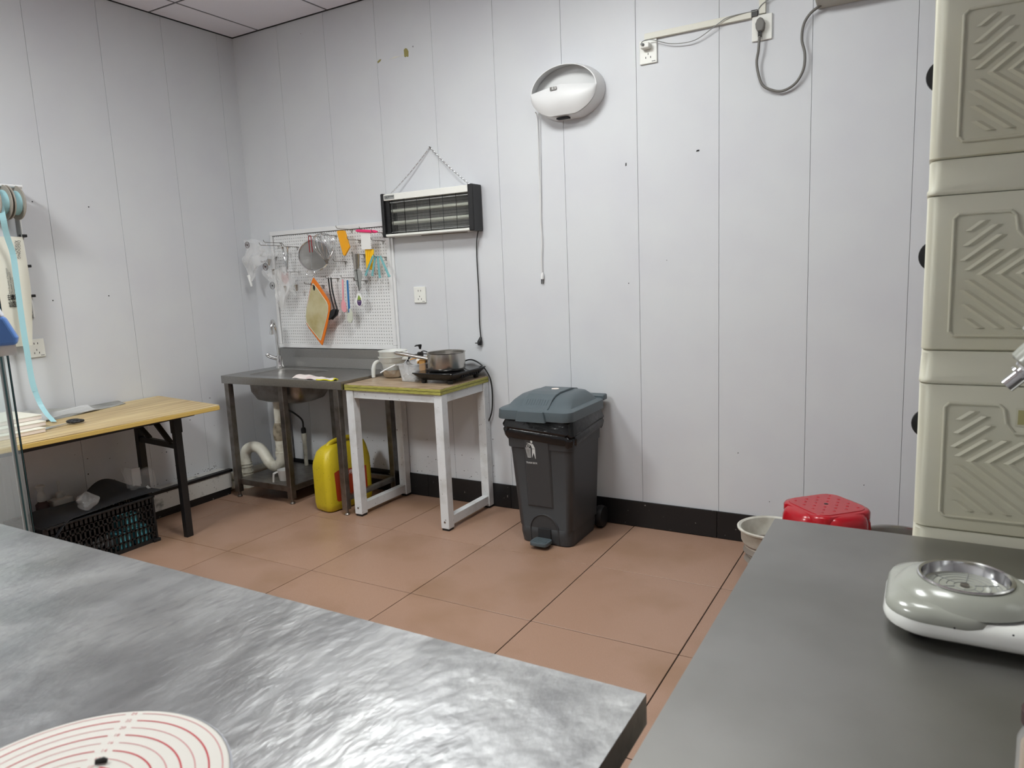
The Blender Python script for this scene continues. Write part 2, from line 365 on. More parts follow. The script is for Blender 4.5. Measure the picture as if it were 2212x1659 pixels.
# skirting and boxed pipe ledge
sk = tag(MB().box(.2, RX, -.004, 0, 0, .14).build('baseboard_back', 'grout'), 'black tiled skirting along the back wall', 'skirting', kind='structure')
for k in range(10):
    a, b_ = .2+.6*k, min(.2+.6*(k+1), RX)
    if b_-a > .05: MB().box(a+.001, b_-.001, -.012, -.003, .002, .142).build('skirting_tile', 'baseb', sk, bevel=.002)
sk2 = tag(MB().box(0, .112, -2.6, -.47, 0, .05).build('baseboard_left', 'baseb'), 'black skirting under the boxed ledge at the left wall', 'skirting', kind='structure')
lg = tag(MB().box(0, .115, -2.6, -.455, .045, .157).build('trim_4', 'ledge', bevel=.002), 'stained white boxed ledge along the foot of the left wall', 'ledge', kind='structure')
MB().box(.085, .121, -2.6, -.445, .150, .167).build('edge_strip', 'blackmetal', lg)
MB().box(0, .085, -2.6, -.455, .155, .160).build('ledge_top', 'ledge', lg)
# chips and marks on the back wall
def chip(pts, mat, nm='paint_chip'):
    MB().prism(pts, -.0012, .001, 'xz').build(nm, mat, wb)
chip([(1.412, 2.662), (1.424, 2.669), (1.436, 2.664), (1.444, 2.648), (1.442, 2.621), (1.434, 2.619), (1.43, 2.624), (1.42, 2.62), (1.413, 2.624)], 'olivechip')
chip([(1.214, 2.632), (1.228, 2.640), (1.243, 2.641), (1.236, 2.631), (1.216, 2.622)], 'olivechip')
for x, z, w_, h_ in ((2.746, 1.881, .006, .017), (3.106, 1.905, .016, .008), (2.749, 1.293, .005, .005), (1.478, 2.668, .004, .008), (2.95, 1.40, .004, .003), (3.3, .45, .005, .005), (3.86, .35, .004, .004), (3.84, .24, .005, .005), (3.75, .19, .005, .005), (.62, 2.9, .003, .003), (3.45, .22, .004, .004)):
    chip([(x-w_/2, z-h_/2), (x+w_/2, z-h_/2*.7), (x+w_/2, z+h_/2), (x-w_/2*.6, z+h_/2*.8)], 'gap', 'wall_mark')
chip([(x, 2.6325+.03*(x-1.29)+.003*math.sin(x*90)) for x in [1.30+.012*k for k in range(10)]]+[(x, 2.6285+.03*(x-1.29)) for x in [1.408-.012*k for k in range(10)]], 'trunk', 'wall_mark')
sp = MB()
for k in range(120):
    x = random.uniform(.85, 1.9) if k < 80 else random.uniform(.3, 1.2); z = .15+abs(random.gauss(0, .11)); s_ = random.uniform(.0007, .0022)
    sp.box(x-s_, x+s_, -.001, .001, z-s_*random.uniform(.6, 2.2), z+s_)
tag(sp.build('mould_specks', 'inkdirt', wb), kind='stuff')
sp = MB()
for k in range(90):
    y = random.uniform(-1.4, -.45); z = .165+abs(random.gauss(0, .02)) if k < 70 else random.uniform(.2, .7); s_ = random.uniform(.0006, .002)
    sp.box(-.001, .001, y-s_*2, y+s_*2, z-s_, z+s_)
tag(sp.build('mould_specks', 'inkdirt', wl), kind='stuff')
for y, z in ((-1.404, 1.846), (-1.11, 1.835), (-1.37, 1.33), (-1.06, 1.34), (-1.0, .52), (-.75, .5), (-1.31, .35), (-.82, .36)):
    MB().box(-.001, .0012, y-.003, y+.003, z-.003, z+.003).build('wall_mark', 'gap', wl)

# ------------------------------------------------------------------ steel worktables in the foreground
def worktable(name, label, x0, x1, y0, y1, zt, mat, legs, crinkle):
    t = thing(name, label, 'table', ((x0+x1)/2, (y0+y1)/2, 0))
    nx, ny = (60, 40) if crinkle else (4, 4)
    def top(u, v):
        x = x0+(x1-x0)*u; y = y0+(y1-y0)*v; e = min(u, 1-u, v, 1-v); k = min(1, e*14)
        z = zt + crinkle*k*(math.sin(3.1*x+1.4*y)*math.sin(2.3*y-1.1*x)+.5*math.sin(7.1*x-2*y+1)*math.sin(5.3*y+.4))
        return (x, y, z)
    s = MB().grid(top, nx, ny)
    s.add([(x0, y0, zt), (x1, y0, zt), (x1, y1, zt), (x0, y1, zt), (x0, y0, zt-.045), (x1, y0, zt-.045), (x1, y1, zt-.045), (x0, y1, zt-.045)],
          [(0, 1, 5, 4), (1, 2, 6, 5), (2, 3, 7, 6), (3, 0, 4, 7)])
    s.add([(x0, y0, zt-.045), (x1, y0, zt-.045), (x1, y1, zt-.045), (x0, y1, zt-.045)], [(0, 3, 2, 1)])
    s.build('worktop', mat, t, smooth=True)
    for x, y in legs: MB().lathe([(.019, 0), (.019, zt-.045)], (x, y, 0), 12, caps=True).build('leg', 'steeldk', t, smooth=True)
    MB().box(x0+.05, x1-.05, y0+.05, y1-.05, .22, .245).build('undershelf', 'steeldk', t, bevel=.003)
    return t
worktable('steel_worktable', 'crinkled stainless steel worktable in the left foreground under the cake turntable', 2.0, 3.772, -3.42, -2.662, .80, 'topL',
          [(3.7, -2.73), (2.08, -2.73), (3.7, -3.35), (2.08, -3.35)], .0011)
worktable('steel_worktable', 'smooth brushed steel worktable in the right foreground under the stand mixer', 3.802, 5.2, -3.46, -1.886, .80, 'topR',
          [(3.87, -1.96), (5.13, -1.96), (3.87, -3.38), (5.13, -3.38)], .0002)

# cake turntable
cx0, cy0, zt = 3.3984, -3.2235, .90
t = thing('cake_turntable', 'round white cake turntable printed with red rings', 'turntable', (cx0, cy0, .80))
MB().lathe([(0, .878), (.135, .878), (.151, .884), (.1535, .892), (.1535, .898), (.151, .8995)], (cx0, cy0, 0), 96).build('rim', 'tt_side', t, smooth=True)
pl = MB().lathe([(0, .899), (.1505, .899), (.1505, .8993), (.149, .9000), (0, .9000)], (cx0, cy0, 0), 96).build('plate', 'tt_w', t)
brk = math.radians(120.7)
def arc_ring(r, w_, gap):
    n = 120; a0 = brk+gap; a1 = brk+2*PI-gap
    inn = [(cx0+(r-w_/2)*math.cos(a0+(a1-a0)*k/n), cy0+(r-w_/2)*math.sin(a0+(a1-a0)*k/n), .90025) for k in range(n+1)]
    out = [(cx0+(r+w_/2)*math.cos(a0+(a1-a0)*k/n), cy0+(r+w_/2)*math.sin(a0+(a1-a0)*k/n), .90025) for k in range(n+1)]
    return MB().add(inn+out, [(k, k+1, n+2+k, n+1+k) for k in range(n)])
for k in range(11):
    r = .0172+.0127*k
    thick = k % 2 == 1
    arc_ring(r, .0017 if thick else .0009, .0095/r).build('printed_ring', 'ringred' if thick else 'ringpale', pl)
    text(None, str(k*2+4), .0065, (cx0+r*math.cos(brk), cy0+r*math.sin(brk), .90025), ((math.cos(brk-PI/2), math.sin(brk-PI/2), 0), (math.cos(brk), math.sin(brk), 0)), 'printed_number', 'ringpale', pl, extr=0.0)
MB().lathe([(.055, 0), (.05, .012), (.028, .03), (.024, .078)], (cx0, cy0, .80), 40, caps=True).build('stem', 'tt_side', t, smooth=True)
MB().lathe([(.105, 0), (.108, .004), (.100, .010), (.03, .018)], (cx0, cy0, .80), 48, caps=True).build('foot', 'tt_side', t, smooth=True)
MB().prism([(-.006, 0), (.006, 0), (.007, .0035), (.003, .006), (-.005, .0045)], -.0012, .0012, 'yz').build('clip', 'black', bevel=.0004)
bl = bpy.data.objects['clip']; bl.name = 'binder_tab'; bl.location = (3.374, -3.167, .9003); bl.rotation_euler = (0, 0, -.9)
tag(bl, 'tiny black plastic tab lying on the cake turntable', 'tab')

# stand mixer (head tipped up, reaching out of the frame)
t = thing('stand_mixer', 'white stand mixer with grey bowl seat and raised head', 'mixer', (4.25, -2.26, .80))
def base_ring(inset, z, xr=4.50):
    return [(x, y, z) for x, y in rrect(4.040+inset, xr-inset, -2.372+inset, -2.150-inset, .062-inset*.6, 8)]
MB().loft([base_ring(.010, .812), base_ring(.002, .818), base_ring(0, .826), base_ring(.004, .838), base_ring(.014, .846)]).build('base', 'mixw', t, smooth=True)
def cap_ring(inset, z):
    pts = rrect(4.052+inset, 4.24, -2.360+inset, -2.162-inset, .056-inset*.5, 8)
    out = []
    for x, y in pts:
        if x > 4.20: x = 4.135+ .02*math.cos((y+2.26)*30)
        out.append((x, y, z))
    return out
c = (4.150, -2.262)
MB().loft([[(x, y, z) for x, y in rrect(4.044+i, 4.205-i, -2.368+i, -2.154-i, .060-i*.5, 8)] for i, z in ((-.001, .8365), (-.0015, .841), (.004, .851), (.020, .858))]).build('base_cap', 'mixg', t, smooth=True)
MB().lathe([(.100, .850), (.092, .860), (.080, .8695), (.066, .8740), (.062, .8720), (.060, .85)], (c[0], c[1], 0), 64).build('bowl_mount', 'mixg', t, smooth=True)
MB().lathe([(.0645, .8725), (.0655, .8765), (.0635, .8785), (.0600, .8770), (.0560, .852), (.0545, .8505)], (c[0], c[1], 0), 64).build('bowl_ring', 'chrome', t, smooth=True)
pn = MB().lathe([(.0, .8600), (.0575, .8600)], (c[0], c[1], 0), 48).build('bowl_plate', 'mixg', t)
for r in (.014, .024, .034, .043, .050): MB().lathe([(r, .8601), (r+.0006, .8609), (r+.0012, .8601)], (c[0], c[1], 0), 48).build('rib', 'midgrey', pn)
for k in range(6):
    a = k*PI/3+.4; MB().bar((c[0]+.014*math.cos(a), c[1]+.014*math.sin(a), .8604), (c[0]+.050*math.cos(a), c[1]+.050*math.sin(a), .8604), .001, .0012).build('rib', 'midgrey', pn)
MB().lathe([(.0065, .860), (.006, .8635), (.002, .864)], (c[0], c[1], 0), 16, caps=True).build('screw', 'steeldk', pn)
for x, y in ((4.09, -2.32), (4.09, -2.2), (4.45, -2.32), (4.45, -2.2)): MB().lathe([(.012, .80), (.014, .815)], (x, y, 0), 12, caps=True).build('foot', 'rubber', t)
MB().loft([[(x, y, z) for x, y in rrect(4.34-dx, 4.47-dx*.3, -2.33, -2.19, .045, 6)] for dx, z in ((0, .85), (.01, .95), (.0, 1.06), (-.02, 1.14))]).build('column', 'mixw', t, smooth=True)
hd = Vector((-.70, 0, -.714)).normalized()   # direction in which the raised head's drive shaft points
tip = Vector((4.188, -2.262, 1.178))
def along(d): return tip - hd*d
MB().tube([along(0), along(.030)], .0105, 20).build('drive_shaft', 'chrome', t, smooth=True)
MB().tube([along(.022), along(.026)], .0165, 20).build('shaft_collar', 'chrome', t, smooth=True)
MB().tube([along(.030), along(.036)], [.017, .02], 20).build('shaft_collar', 'chrome', t, smooth=True)
MB().tube([along(.034), along(.037), along(.072)], [.026, .031, .034], 28).build('drive_hub', 'mixg', t, smooth=True)
MB().tube([along(.066), along(.071), along(.080), along(.083), along(.090)], [.040, .050, .0515, .049, .049], 32).build('head_ring', 'mixg', t, smooth=True)
MB().tube([along(.086), along(.100)], [.044, .044], 32).build('head_neck', 'midgrey', t, smooth=True)
up_ = Vector((.714, 0, -.70))
hc = [(.098, 0, .05), (.106, .0, .057), (.14, .01, .062), (.18, .03, .064), (.22, .06, .06)]
MB().tube([along(d) for d, _, _ in hc], [r for _, _, r in hc], 32).build('head_nose', 'mixw', t, smooth=True)
p0 = along(.19)
MB().tube([p0+Vector((-.02, 0, -.0)), p0+Vector((.04, 0, -.02)), p0+Vector((.14, 0, -.10)), p0+Vector((.21, 0, -.17))], [.055, .068, .066, .05], 28).build('head', 'mixw', t, smooth=True)
for x, y, z in ((4.135, -2.3705, .838), (4.205, -2.371, .843)): MB().lathe([(.0015, 0), (.0, .0006)], (x, y, z), 8, 'y').build('stain', 'gap', t)

# clear tub with a tan card at the right edge of the frame
t = thing('clear_jar', 'clear plastic jar with tan label at the right edge of the steel worktable', 'jar', (4.203, -2.62, .80))
MB().lathe([(.026, .80), (.029, .803), (.029, .862), (.025, .872), (.025, .884)], (4.213, -2.66, 0), 28).build('jar_body', 'box', t, smooth=True)
MB().lathe([(.0255, .806), (.0255, .856)], (4.213, -2.66, 0), 28, caps=True).build('tan_filling', 'tan', t, smooth=True)
MB().lathe([(.027, .882), (.027, .896), (.02, .899)], (4.213, -2.66, 0), 28, caps=True).build('lid', 'brownlogo', t, smooth=True)

# ------------------------------------------------------------------ stack of cream storage boxes behind the right worktable
def chevrons(mb, x0, x1, z0, z1, y, notch):
    """raised chevron ribs on a box door; the points face left, and the notch around the handle stays free"""
    zc = z0+(z1-z0)*.50; step = .031; slope = .80; n_ = 26; run = (x1-x0)+.3
    inside = lambda x, z: x0 < x < x1 and z0 < z < z1 and not (notch[0] < x < notch[1] and z > notch[2])
    for k in range(-14, 18):
        for sgn in (1, -1):
            a = x0+k*step; prev = None
            for i in range(n_+1):
                d = .30*i/n_
                q = [(a+o_+d, zc+sgn*d*slope) for o_ in (0, step*.28, step*.56)]
                ok = all(inside(*c_) for c_ in q)
                if ok and prev:
                    A, B_, C_ = prev
                    mb.add([(A[0], y, A[1]), (q[0][0], y, q[0][1]), (q[1][0], y-.0035, q[1][1]), (B_[0], y-.0035, B_[1]), (q[2][0], y, q[2][1]), (C_[0], y, C_[1])], [(0, 1, 2, 3), (3, 2, 4, 5)])
                prev = q if ok else None
    return mb
BX0, BX1, BY0, BY1, BP = 4.074, 4.60, -1.880, -1.47, .3655
names = ['lowest cream storage box, on the floor behind the steel worktable', 'second lowest cream storage box, hidden behind the steel worktable', 'cream storage box just above worktable height, third in its stack', 'cream storage box fourth in its stack, behind the raised mixer head', 'topmost visible cream storage box of the stack by the right edge']
for k in range(5):
    z0 = .0885+BP*k
    t = thing('storage_box', names[k], 'storage box', ((BX0+BX1)/2, (BY0+BY1)/2, z0), group='cream storage boxes stacked by the right edge')
    def ring(i, z, r=.022): return [(x, y, z) for x, y in rrect(BX0+i, BX1-i, BY0+i, BY1-i, r, 5)]
    MB().loft([ring(.003, z0+.001), ring(0, z0+.004), ring(.0, z0+.296), ring(.0015, z0+.298)]).build('body', 'cream', t, smooth=True)
    MB().loft([ring(.0005, z0+.2995), ring(-.0015, z0+.302), ring(-.0015, z0+.308), ring(.001, z0+.312), ring(.001, z0+.361), ring(.004, z0+.3650)]).build('lid_frame', 'cream', t, smooth=True)
    if k < 2: continue
    d = MB(); a, b_ = BX0+.046, BX1-.046; c0, c1 = z0+.030, z0+.262; nx_ = BX0+.150; nw = BX1-.15; nz = z0+.208
    outline = [(a+.008, c0), (b_-.008, c0), (b_, c0+.008), (b_, c1-.008), (b_-.008, c1), (nw+.014, c1), (nw+.006, c1-.008), (nw+.002, nz+.018), (nw-.012, nz), (nx_+.012, nz), (nx_-.002, nz+.018), (nx_-.006, c1-.008), (nx_-.014, c1), (a+.008, c1), (a, c1-.008), (a, c0+.008)]
    rim = MB()
    P3 = [(x, BY0-.001, z) for x, z in outline]; P3.append(P3[0]); 
    for q in range(len(P3)-1): rim.tube([P3[q], P3[q+1]], .0030, 8)
    rim.build('door_rim', 'cream', t, smooth=True)
    dr = MB().add([(x, BY0-.0006, z) for x, z in outline], [tuple(range(len(outline)))]).build('door', 'cream', t)
    ch = chevrons(MB(), a+.008, b_-.008, c0+.007, c1-.006, BY0-.0008, (nx_-.016, nw+.016, nz-.012))
    tag(ch.build('chevron_relief', 'cream', dr, smooth=True), kind='stuff')
    hx = nx_+.012
    hp = MB().box(hx, BX1-(hx-BX0), BY0-.0015, BY0-.0005, z0+.222, z0+.258).build('handle_recess', 'cream', t, bevel=.0004)
    MB().box(hx+.004, BX1-(hx-BX0)-.004, BY0-.0025, BY0-.001, z0+.226, z0+.254).build('handle_pocket', 'pocket', hp)
    MB().lathe([(.026, -.006), (.033, -.004), (.034, 0), (.033, .004), (.026, .006)], (BX0+.020, -1.72, z0+.185), 28, 'y', caps=True).build('side_latch', 'black', t, smooth=True)
for k, (x, y) in enumerate(((BX0+.06, BY0+.06), (BX1-.06, BY0+.06), (BX0+.06, BY1-.06), (BX1-.06, BY1-.06))):
    o = MB().lathe([(.042, -.012), (.044, 0), (.042, .012)], (x, y, .044), 20, 'y', caps=True).build('caster_wheel', 'black', bpy.data.objects['storage_box'], smooth=True)

# ------------------------------------------------------------------ red stool, bucket and pot beyond the right worktable
t = thing('plastic_stool', 'glossy red plastic stool with dimpled seat', 'stool', (3.775, -.66, 0), PI/4)
X = XF[t.name]
def sq(hw, r, z, bulge=0):
    pts = rrect(-hw, hw, -hw, hw, r, 6); return [X @ Vector((x, y, z)) for x, y in pts]
MB().loft([sq(.124, .055, .418), sq(.124, .055, .440), sq(.120, .055, .4475), sq(.112, .055, .4500)]).build('seat', 'redplastic', t, smooth=True)
MB().loft([sq(.110, .050, .4495), sq(.108, .050, .4530)]).build('seat_pad', 'redplastic', t, smooth=True)
for k in range(4):
    a = k*PI/2; R_ = Matrix.Rotation(a, 4, 'Z')
    def lobe(w_, d, z, n_=10):
        pts = [(-w_, .07)]
        for q in range(n_+1):
            f_ = -1+2*q/n_; pts.append((w_*math.copysign(abs(f_)**.7, f_), .07+(d-.07)*(1-abs(f_)**3.2)))
        pts.append((w_, .07)); return [X @ R_ @ Vector((x, -y, z)) for x, y in pts]
    MB().loft([lobe(.058, .100, .4490), lobe(.076, .120, .4475), lobe(.091, .136, .4420), lobe(.100, .147, .4300), lobe(.105, .153, .4120), lobe(.107, .156, .36), lobe(.107, .158, .315)]).build('side_panel', 'redplastic', t, smooth=True)
    cnr = lambda d, z, w_: [X @ R_ @ Vector((d+sx*w_, -d-sy*w_, z)) for sx, sy in ((-1, -1), (1, -1), (1, 1), (-1, 1))]
    MB().loft([cnr(.084, .435, .016), cnr(.094, .40, .017), cnr(.100, .30, .018), cnr(.120, .0, .017)]).build('leg', 'redplastic', t, bevel=.008)
dm = MB()
for i in range(-3, 4):
    for j in range(-3, 4):
        if abs(i)+abs(j) < 2 or (i+j) % 2: continue
        p = X @ Vector((i*.026, j*.026, .4530)); dm.lathe([(.006, 0), (.0045, .0015), (0, .002)], p, 8)
tag(dm.build('seat_dimples', 'redplastic', t, smooth=True), kind='stuff')
MB().lathe([(0, .4538), (.0075, .4538), (.008, .4528)], (3.775, -.66, 0), 12).build('seat_hole', 'gap', t)

t = thing('folding_bucket', 'grey white collapsible bucket beside the black skirting', 'bucket', (3.525, -.40, 0))
bk = (3.535, -.42, 0)
MB().lathe([(.085, .0), (.09, .01), (.098, .09), (.112, .10)], bk, 40).build('bucket_base', 'bucket', t, smooth=True)
MB().lathe([(.112, .10), (.100, .125), (.116, .14), (.108, .165), (.118, .178)], bk, 40).build('bucket_fold', 'bucketgrey', t, smooth=True)
MB().lathe([(.118, .178), (.124, .19), (.126, .222), (.130, .238), (.140, .240), (.141, .246), (.134, .250), (.125, .244), (.118, .20), (.100, .12), (.085, .012), (0, .012)], bk, 40).build('bucket_rim', 'bucket', t, smooth=True)
t = thing('steel_stockpot', 'stainless steel pot rim just showing behind the red stool', 'pot', (4.02, -.42, 0))
MB().lathe([(.0, 0), (.135, 0), (.14, .005), (.14, .265), (.146, .269), (.146, .273), (.137, .272), (.134, .262), (.134, .01), (0, .01)], (4.02, -.42, 0), 48).build('pot_body', 'pan', t, smooth=True)
for s_ in (-1, 1): MB().tube(spline([(4.02+s_*.14, -.46, .22), (4.02+s_*.175, -.45, .225), (4.02+s_*.175, -.39, .225), (4.02+s_*.14, -.38, .22)], 5), .005, 8).build('handle', 'steeldk', t, smooth=True)

# ------------------------------------------------------------------ pedal bin
t = thing('pedal_bin', 'dark grey pedal bin lined with a black bag, marked TRASH BOX', 'bin', (2.435, -.29, 0))
def bring(x0, x1, y0, y1, r, z): return [(x, y, z) for x, y in rrect(x0, x1, y0, y1, r, 6)]
MB().loft([bring(2.300, 2.585, -.430, -.12, .04, .004), bring(2.292, 2.592, -.437, -.11, .045, .05), bring(2.292, 2.592, -.437, -.11, .045, .085), bring(2.287, 2.597, -.434, -.105, .04, .088),
           bring(2.262, 2.612, -.456, -.09, .04, .50), bring(2.252, 2.618, -.462, -.085, .04, .504), bring(2.248, 2.622, -.468, -.08, .04, .655)]).build('body', 'binbody', t, smooth=True)
# raised front panel with print
def fy(z): return -.434-(z-.088)/.412*.022      # front face of the body at height z
fp = MB().add([(2.362, fy(.205)-.006, .205), (2.492, fy(.205)-.006, .205), (2.492, -.4745, .60), (2.362, -.4745, .60), (2.352, fy(.198)+.002, .195), (2.502, fy(.198)+.002, .195), (2.502, -.462, .61), (2.352, -.462, .61)],
      [(0, 1, 2, 3), (4, 5, 1, 0), (5, 6, 2, 1), (6, 7, 3, 2), (7, 4, 0, 3)]).build('front_panel', 'binbody', t)
arch = [(2.362+.158*(.5-.5*math.cos(PI*k/12)), .075+.085*math.sin(PI*k/12)) for k in range(13)]
MB().add([(x, fy(z)-.003, z) for x, z in [(2.362, .012)]+arch+[(2.520, .012)]], [tuple(range(15))]).build('pedal_arch', 'binbody', t); MB().box(2.408, 2.478, -.4445, -.436, .03, .085).build('pedal_slot', 'gap', t); MB().tube([(x, fy(z)-.003, z) for x, z in [(2.362, .012)]+arch+[(2.520, .012)]], .004, 8).build('arch_edge', 'binbody', t, smooth=True)
MB().loft([[(x, y, z) for x, y in rrect(2.392, 2.49, -.52, -.44, .02, 4)] for z in (.018, .038)]).build('pedal', 'binlid', t, bevel=.004, smooth=True)
pr = MB()
for k in range(5): pr.box(2.402, 2.48, -.512+.014*k, -.506+.014*k, .0375, .0405)
tag(pr.build('pedal_ribs', 'binlid', t), kind='stuff')
# bag
def bagring(o, z, amp, ph):
    pts = rrect(2.248-o, 2.622+o, -.468-o, -.08+o, .045, 10); out = []
    for i, (x, y) in enumerate(pts):
        a = i/len(pts)*2*PI
        out.append((x+amp*.4*math.sin(9*a+ph), y+amp*.4*math.cos(11*a+ph), z+amp*math.sin(5*a+ph)+amp*.7*math.sin(13*a+2*ph) + (.028*(x-2.24)/.37*-1 if z < .62 else 0)+ (.03 if y > -.3 and z < .62 else 0)))
    return out
MB().loft([bagring(.001, .662, 0, 0), bagring(.006, .645, .002, 1), bagring(.016, .615, .005, 2), bagring(.008, .602, .005, 2.2), bagring(.014, .590, .005, 3), bagring(.010, .568, .005, 3.4), bagring(.003, .556, .006, 3.6)], caps=False).build('bin_bag', 'bag', t, smooth=True)
# lid
LX0, LX1, LY0, LY1 = 2.222, 2.634, -.505, -.055
ld = MB().loft([bring(LX0, LX1, LY0, LY1, .05, .655), bring(LX0-.001, LX1+.001, LY0-.001, LY1+.001, .05, .660), bring(LX0+.002, LX1-.002, LY0+.002, LY1, .05, .700), bring(LX0+.012, LX1-.012, LY0+.012, LY1-.01, .05, .707),
                bring(LX0+.030, LX1-.030, LY0+.035, LY1-.02, .055, .708), bring(LX0+.045, LX1-.045, LY0+.075, LY1-.04, .06, .735), bring(LX0+.062, LX1-.062, LY0+.120, LY1-.06, .07, .755), bring(LX0+.095, LX1-.095, LY0+.165, LY1-.10, .07, .764)]).build('lid', 'binlid', t, smooth=True)
rib = [(-.482, .7100), (-.466, .7160), (-.424, .7500), (-.38, .7680), (-.335, .7745), (-.20, .7750), (-.12, .761)]
MB().loft([[(x, y, z) for y, z in rib]+[(x, y, z-.02) for y, z in rib[::-1]] for x in (2.348, 2.356, 2.496, 2.504)]).build('lid_ridge', 'binlid', ld, bevel=.004)
MB().loft([[(x, y, z) for x, y in rrect(2.352-i, 2.500+i, -.523, -.50, .008, 3)] for i, z in ((.008, .652), (.004, .668), (-.004, .698), (-.006, .702))]).build('lid_grip', 'binlid', ld, smooth=True)
gr = MB()
for k in range(9): gr.bar((2.372+.014*k, -.455, .7245), (2.372+.014*k, -.428, .7470), .003, .003)
tag(gr.build('grip_ribs', 'binlid', ld), kind='stuff')
MB().box(2.232, 2.63, -.075, -.028, .690, .722).build('lid_hinge', 'binlid', ld, bevel=.008)
MB().lathe([(0, .7765), (.019, .7765), (.02, .7750)], (2.44, -.26, 0), 20).build('sticker', 'boxpink', ld)
for x in (2.29, 2.60): MB().lathe([(.055, -.02), (.06, 0), (.055, .02)], (x, -.085, .06), 24, 'x', caps=True).build('wheel', 'black', t, smooth=True)
# print: tidy-man and basket
def pmark(pts, nm='tidy_mark'):
    def yy(z): return fy(.205)-.006 + (-.4745-fy(.205)+.006)*(z-.205)/(.395) - .0008
    sx, sz = .001*1.0, .001*1.0
    return MB().add([(2.360+x*.0000695, yy(.556-z*.0000945), .556-z*.0000945) for x, z in pts], [tuple(range(len(pts)))]).build(nm, 'binprint', fp)
q = lambda *a: [(a[i]-400, a[i+1]-200) for i in range(0, len(a), 2)]
pmark([(625+85*math.cos(2*PI*k/16), 155+95*math.sin(2*PI*k/16)) for k in range(16)])
pmark(q(610, 430, 950, 450, 1010, 480, 1130, 470, 1290, 715, 1290, 728, 1045, 728, 985, 580, 850, 520))
pmark(q(1045, 748, 1285, 748, 1285, 1280, 1250, 1270, 1155, 950, 985, 1250))
for seg_ in ((510, 700, 915, 730, 905, 762, 530, 738), (510, 705, 545, 705, 650, 1220, 630, 1220), (870, 720, 915, 730, 890, 1235, 860, 1235), (630, 1195, 885, 1205, 885, 1240, 640, 1235)): pmark(q(*seg_))
for k in range(1, 4):
    u = k/4; pmark(q(530+u*360-9, 730, 530+u*360+9, 730, 645+u*230+9, 1210, 645+u*230-9, 1210))
for k in range(1, 6):
    v = k/6; z_ = 735+v*470; pmark(q(530+v*110, z_-11, 900-v*20, z_-4, 900-v*20, z_+11, 530+v*110, z_+7))
for seg_ in ((650, 525, 830, 545, 825, 580, 670, 555), (830, 545, 875, 590, 780, 690, 750, 675, 835, 590), (780, 690, 570, 655, 590, 630, 770, 655), (570, 655, 650, 525, 680, 545, 610, 650)): pmark(q(*seg_))
text(None, 'TRASH BOX', .0135, (2.4015, fy(.205)-.0445+.0130, .433), ((1, 0, 0), (0, -.05, 1)), 'lettering', 'binprint', fp, xs=.86)

# ------------------------------------------------------------------ sink unit
t = thing('sink_unit', 'stainless steel sink bench with splashback in the corner', 'sink', (.69, -.25, 0))
SX0, SX1, SY0, SZ = .178, 1.203, -.505, .80
bx0, bx1, by0, by1 = .315, .765, -.43, -.115
inner = rrect(bx0, bx1, by0, by1, .06, 6); n = len(inner)
bm = bmesh.new()
iv_ = [bm.verts.new((x, y, SZ)) for x, y in inner]; ov_ = [bm.verts.new(q) for q in ((SX0, SY0, SZ), (SX1, SY0, SZ), (SX1, -.001, SZ), (SX0, -.001, SZ))]
es_ = [bm.edges.new((L_[i], L_[(i+1) % len(L_)])) for L_ in (iv_, ov_) for i in range(len(L_))]
bmesh.ops.triangle_fill(bm, use_beauty=True, edges=es_)
bm.verts.index_update()
tp = MB().add([v.co.copy() for v in bm.verts], [[v.index for v in f.verts] for f in bm.faces]); bm.free()
tp.build('sink_top', 'steel', t, recalc=True)
MB().box(SX0, SX1, SY0, SY0+.004, SZ-.048, SZ+.001).build('front_apron', 'steel', t, bevel=.002)
MB().box(SX0, SX0+.004, SY0, -.001, SZ-.048, SZ+.001).build('side_apron', 'steel', t, bevel=.002)
MB().box(SX1-.004, SX1, SY0, -.001, SZ-.048, SZ+.001).build('side_apron', 'steel', t, bevel=.002)
MB().loft([[(x, 0, 0) for x in ()]] if False else [[(SX0, -.028, SZ), (SX0, -.001, SZ), (SX0, -.001, .925), (SX0, -.020, .925), (SX0, -.020, .865)], [(SX1, -.028, SZ), (SX1, -.001, SZ), (SX1, -.001, .925), (SX1, -.020, .925), (SX1, -.020, .865)]]).build('splashback', 'steel', t, bevel=.002)
def br(i, z, r=.06): return [(x, y, z) for x, y in rrect(bx0+i, bx1-i, by0+i, by1-i, r, 6)]
MB().loft([br(0, SZ), br(.004, SZ-.006), br(.008, .69), br(.03, .645, .07), br(.07, .628, .06)], caps=False).build('basin', 'steel', t, smooth=True)
MB().add(br(.07, .628, .06), [tuple(range(28))]).build('basin_floor', 'steel', t)
MB().loft([br(-.004, SZ-.004), br(.002, .69), br(.024, .638, .07), br(.066, .620, .06)]).build('basin_shell', 'steeldk', t, smooth=True)
for x, y in ((.218, -.484), (.677, -.462), (1.151, -.484), (.218, -.035), (.677, -.035), (1.151, -.035)):
    lgp = MB().box(x-.019, x+.019, y-.019, y+.019, .035, SZ-.02).build('leg', 'steeldk', t, bevel=.002)
    MB().lathe([(.016, 0), (.016, .006), (.010, .012), (.010, .04)], (x, y, 0), 12, caps=True).build('levelling_foot', 'steeldk', lgp)
MB().box(.215, .695, -.482, -.03, .082, .120).build('shelf', 'steeldk', t, bevel=.003)
MB().box(1.136, 1.166, -.465, -.04, .085, .115).build('side_rail', 'steeldk', t, bevel=.002)
MB().box(.696, 1.135, -.048, -.022, .085, .115).build('back_rail', 'steeldk', t, bevel=.002)

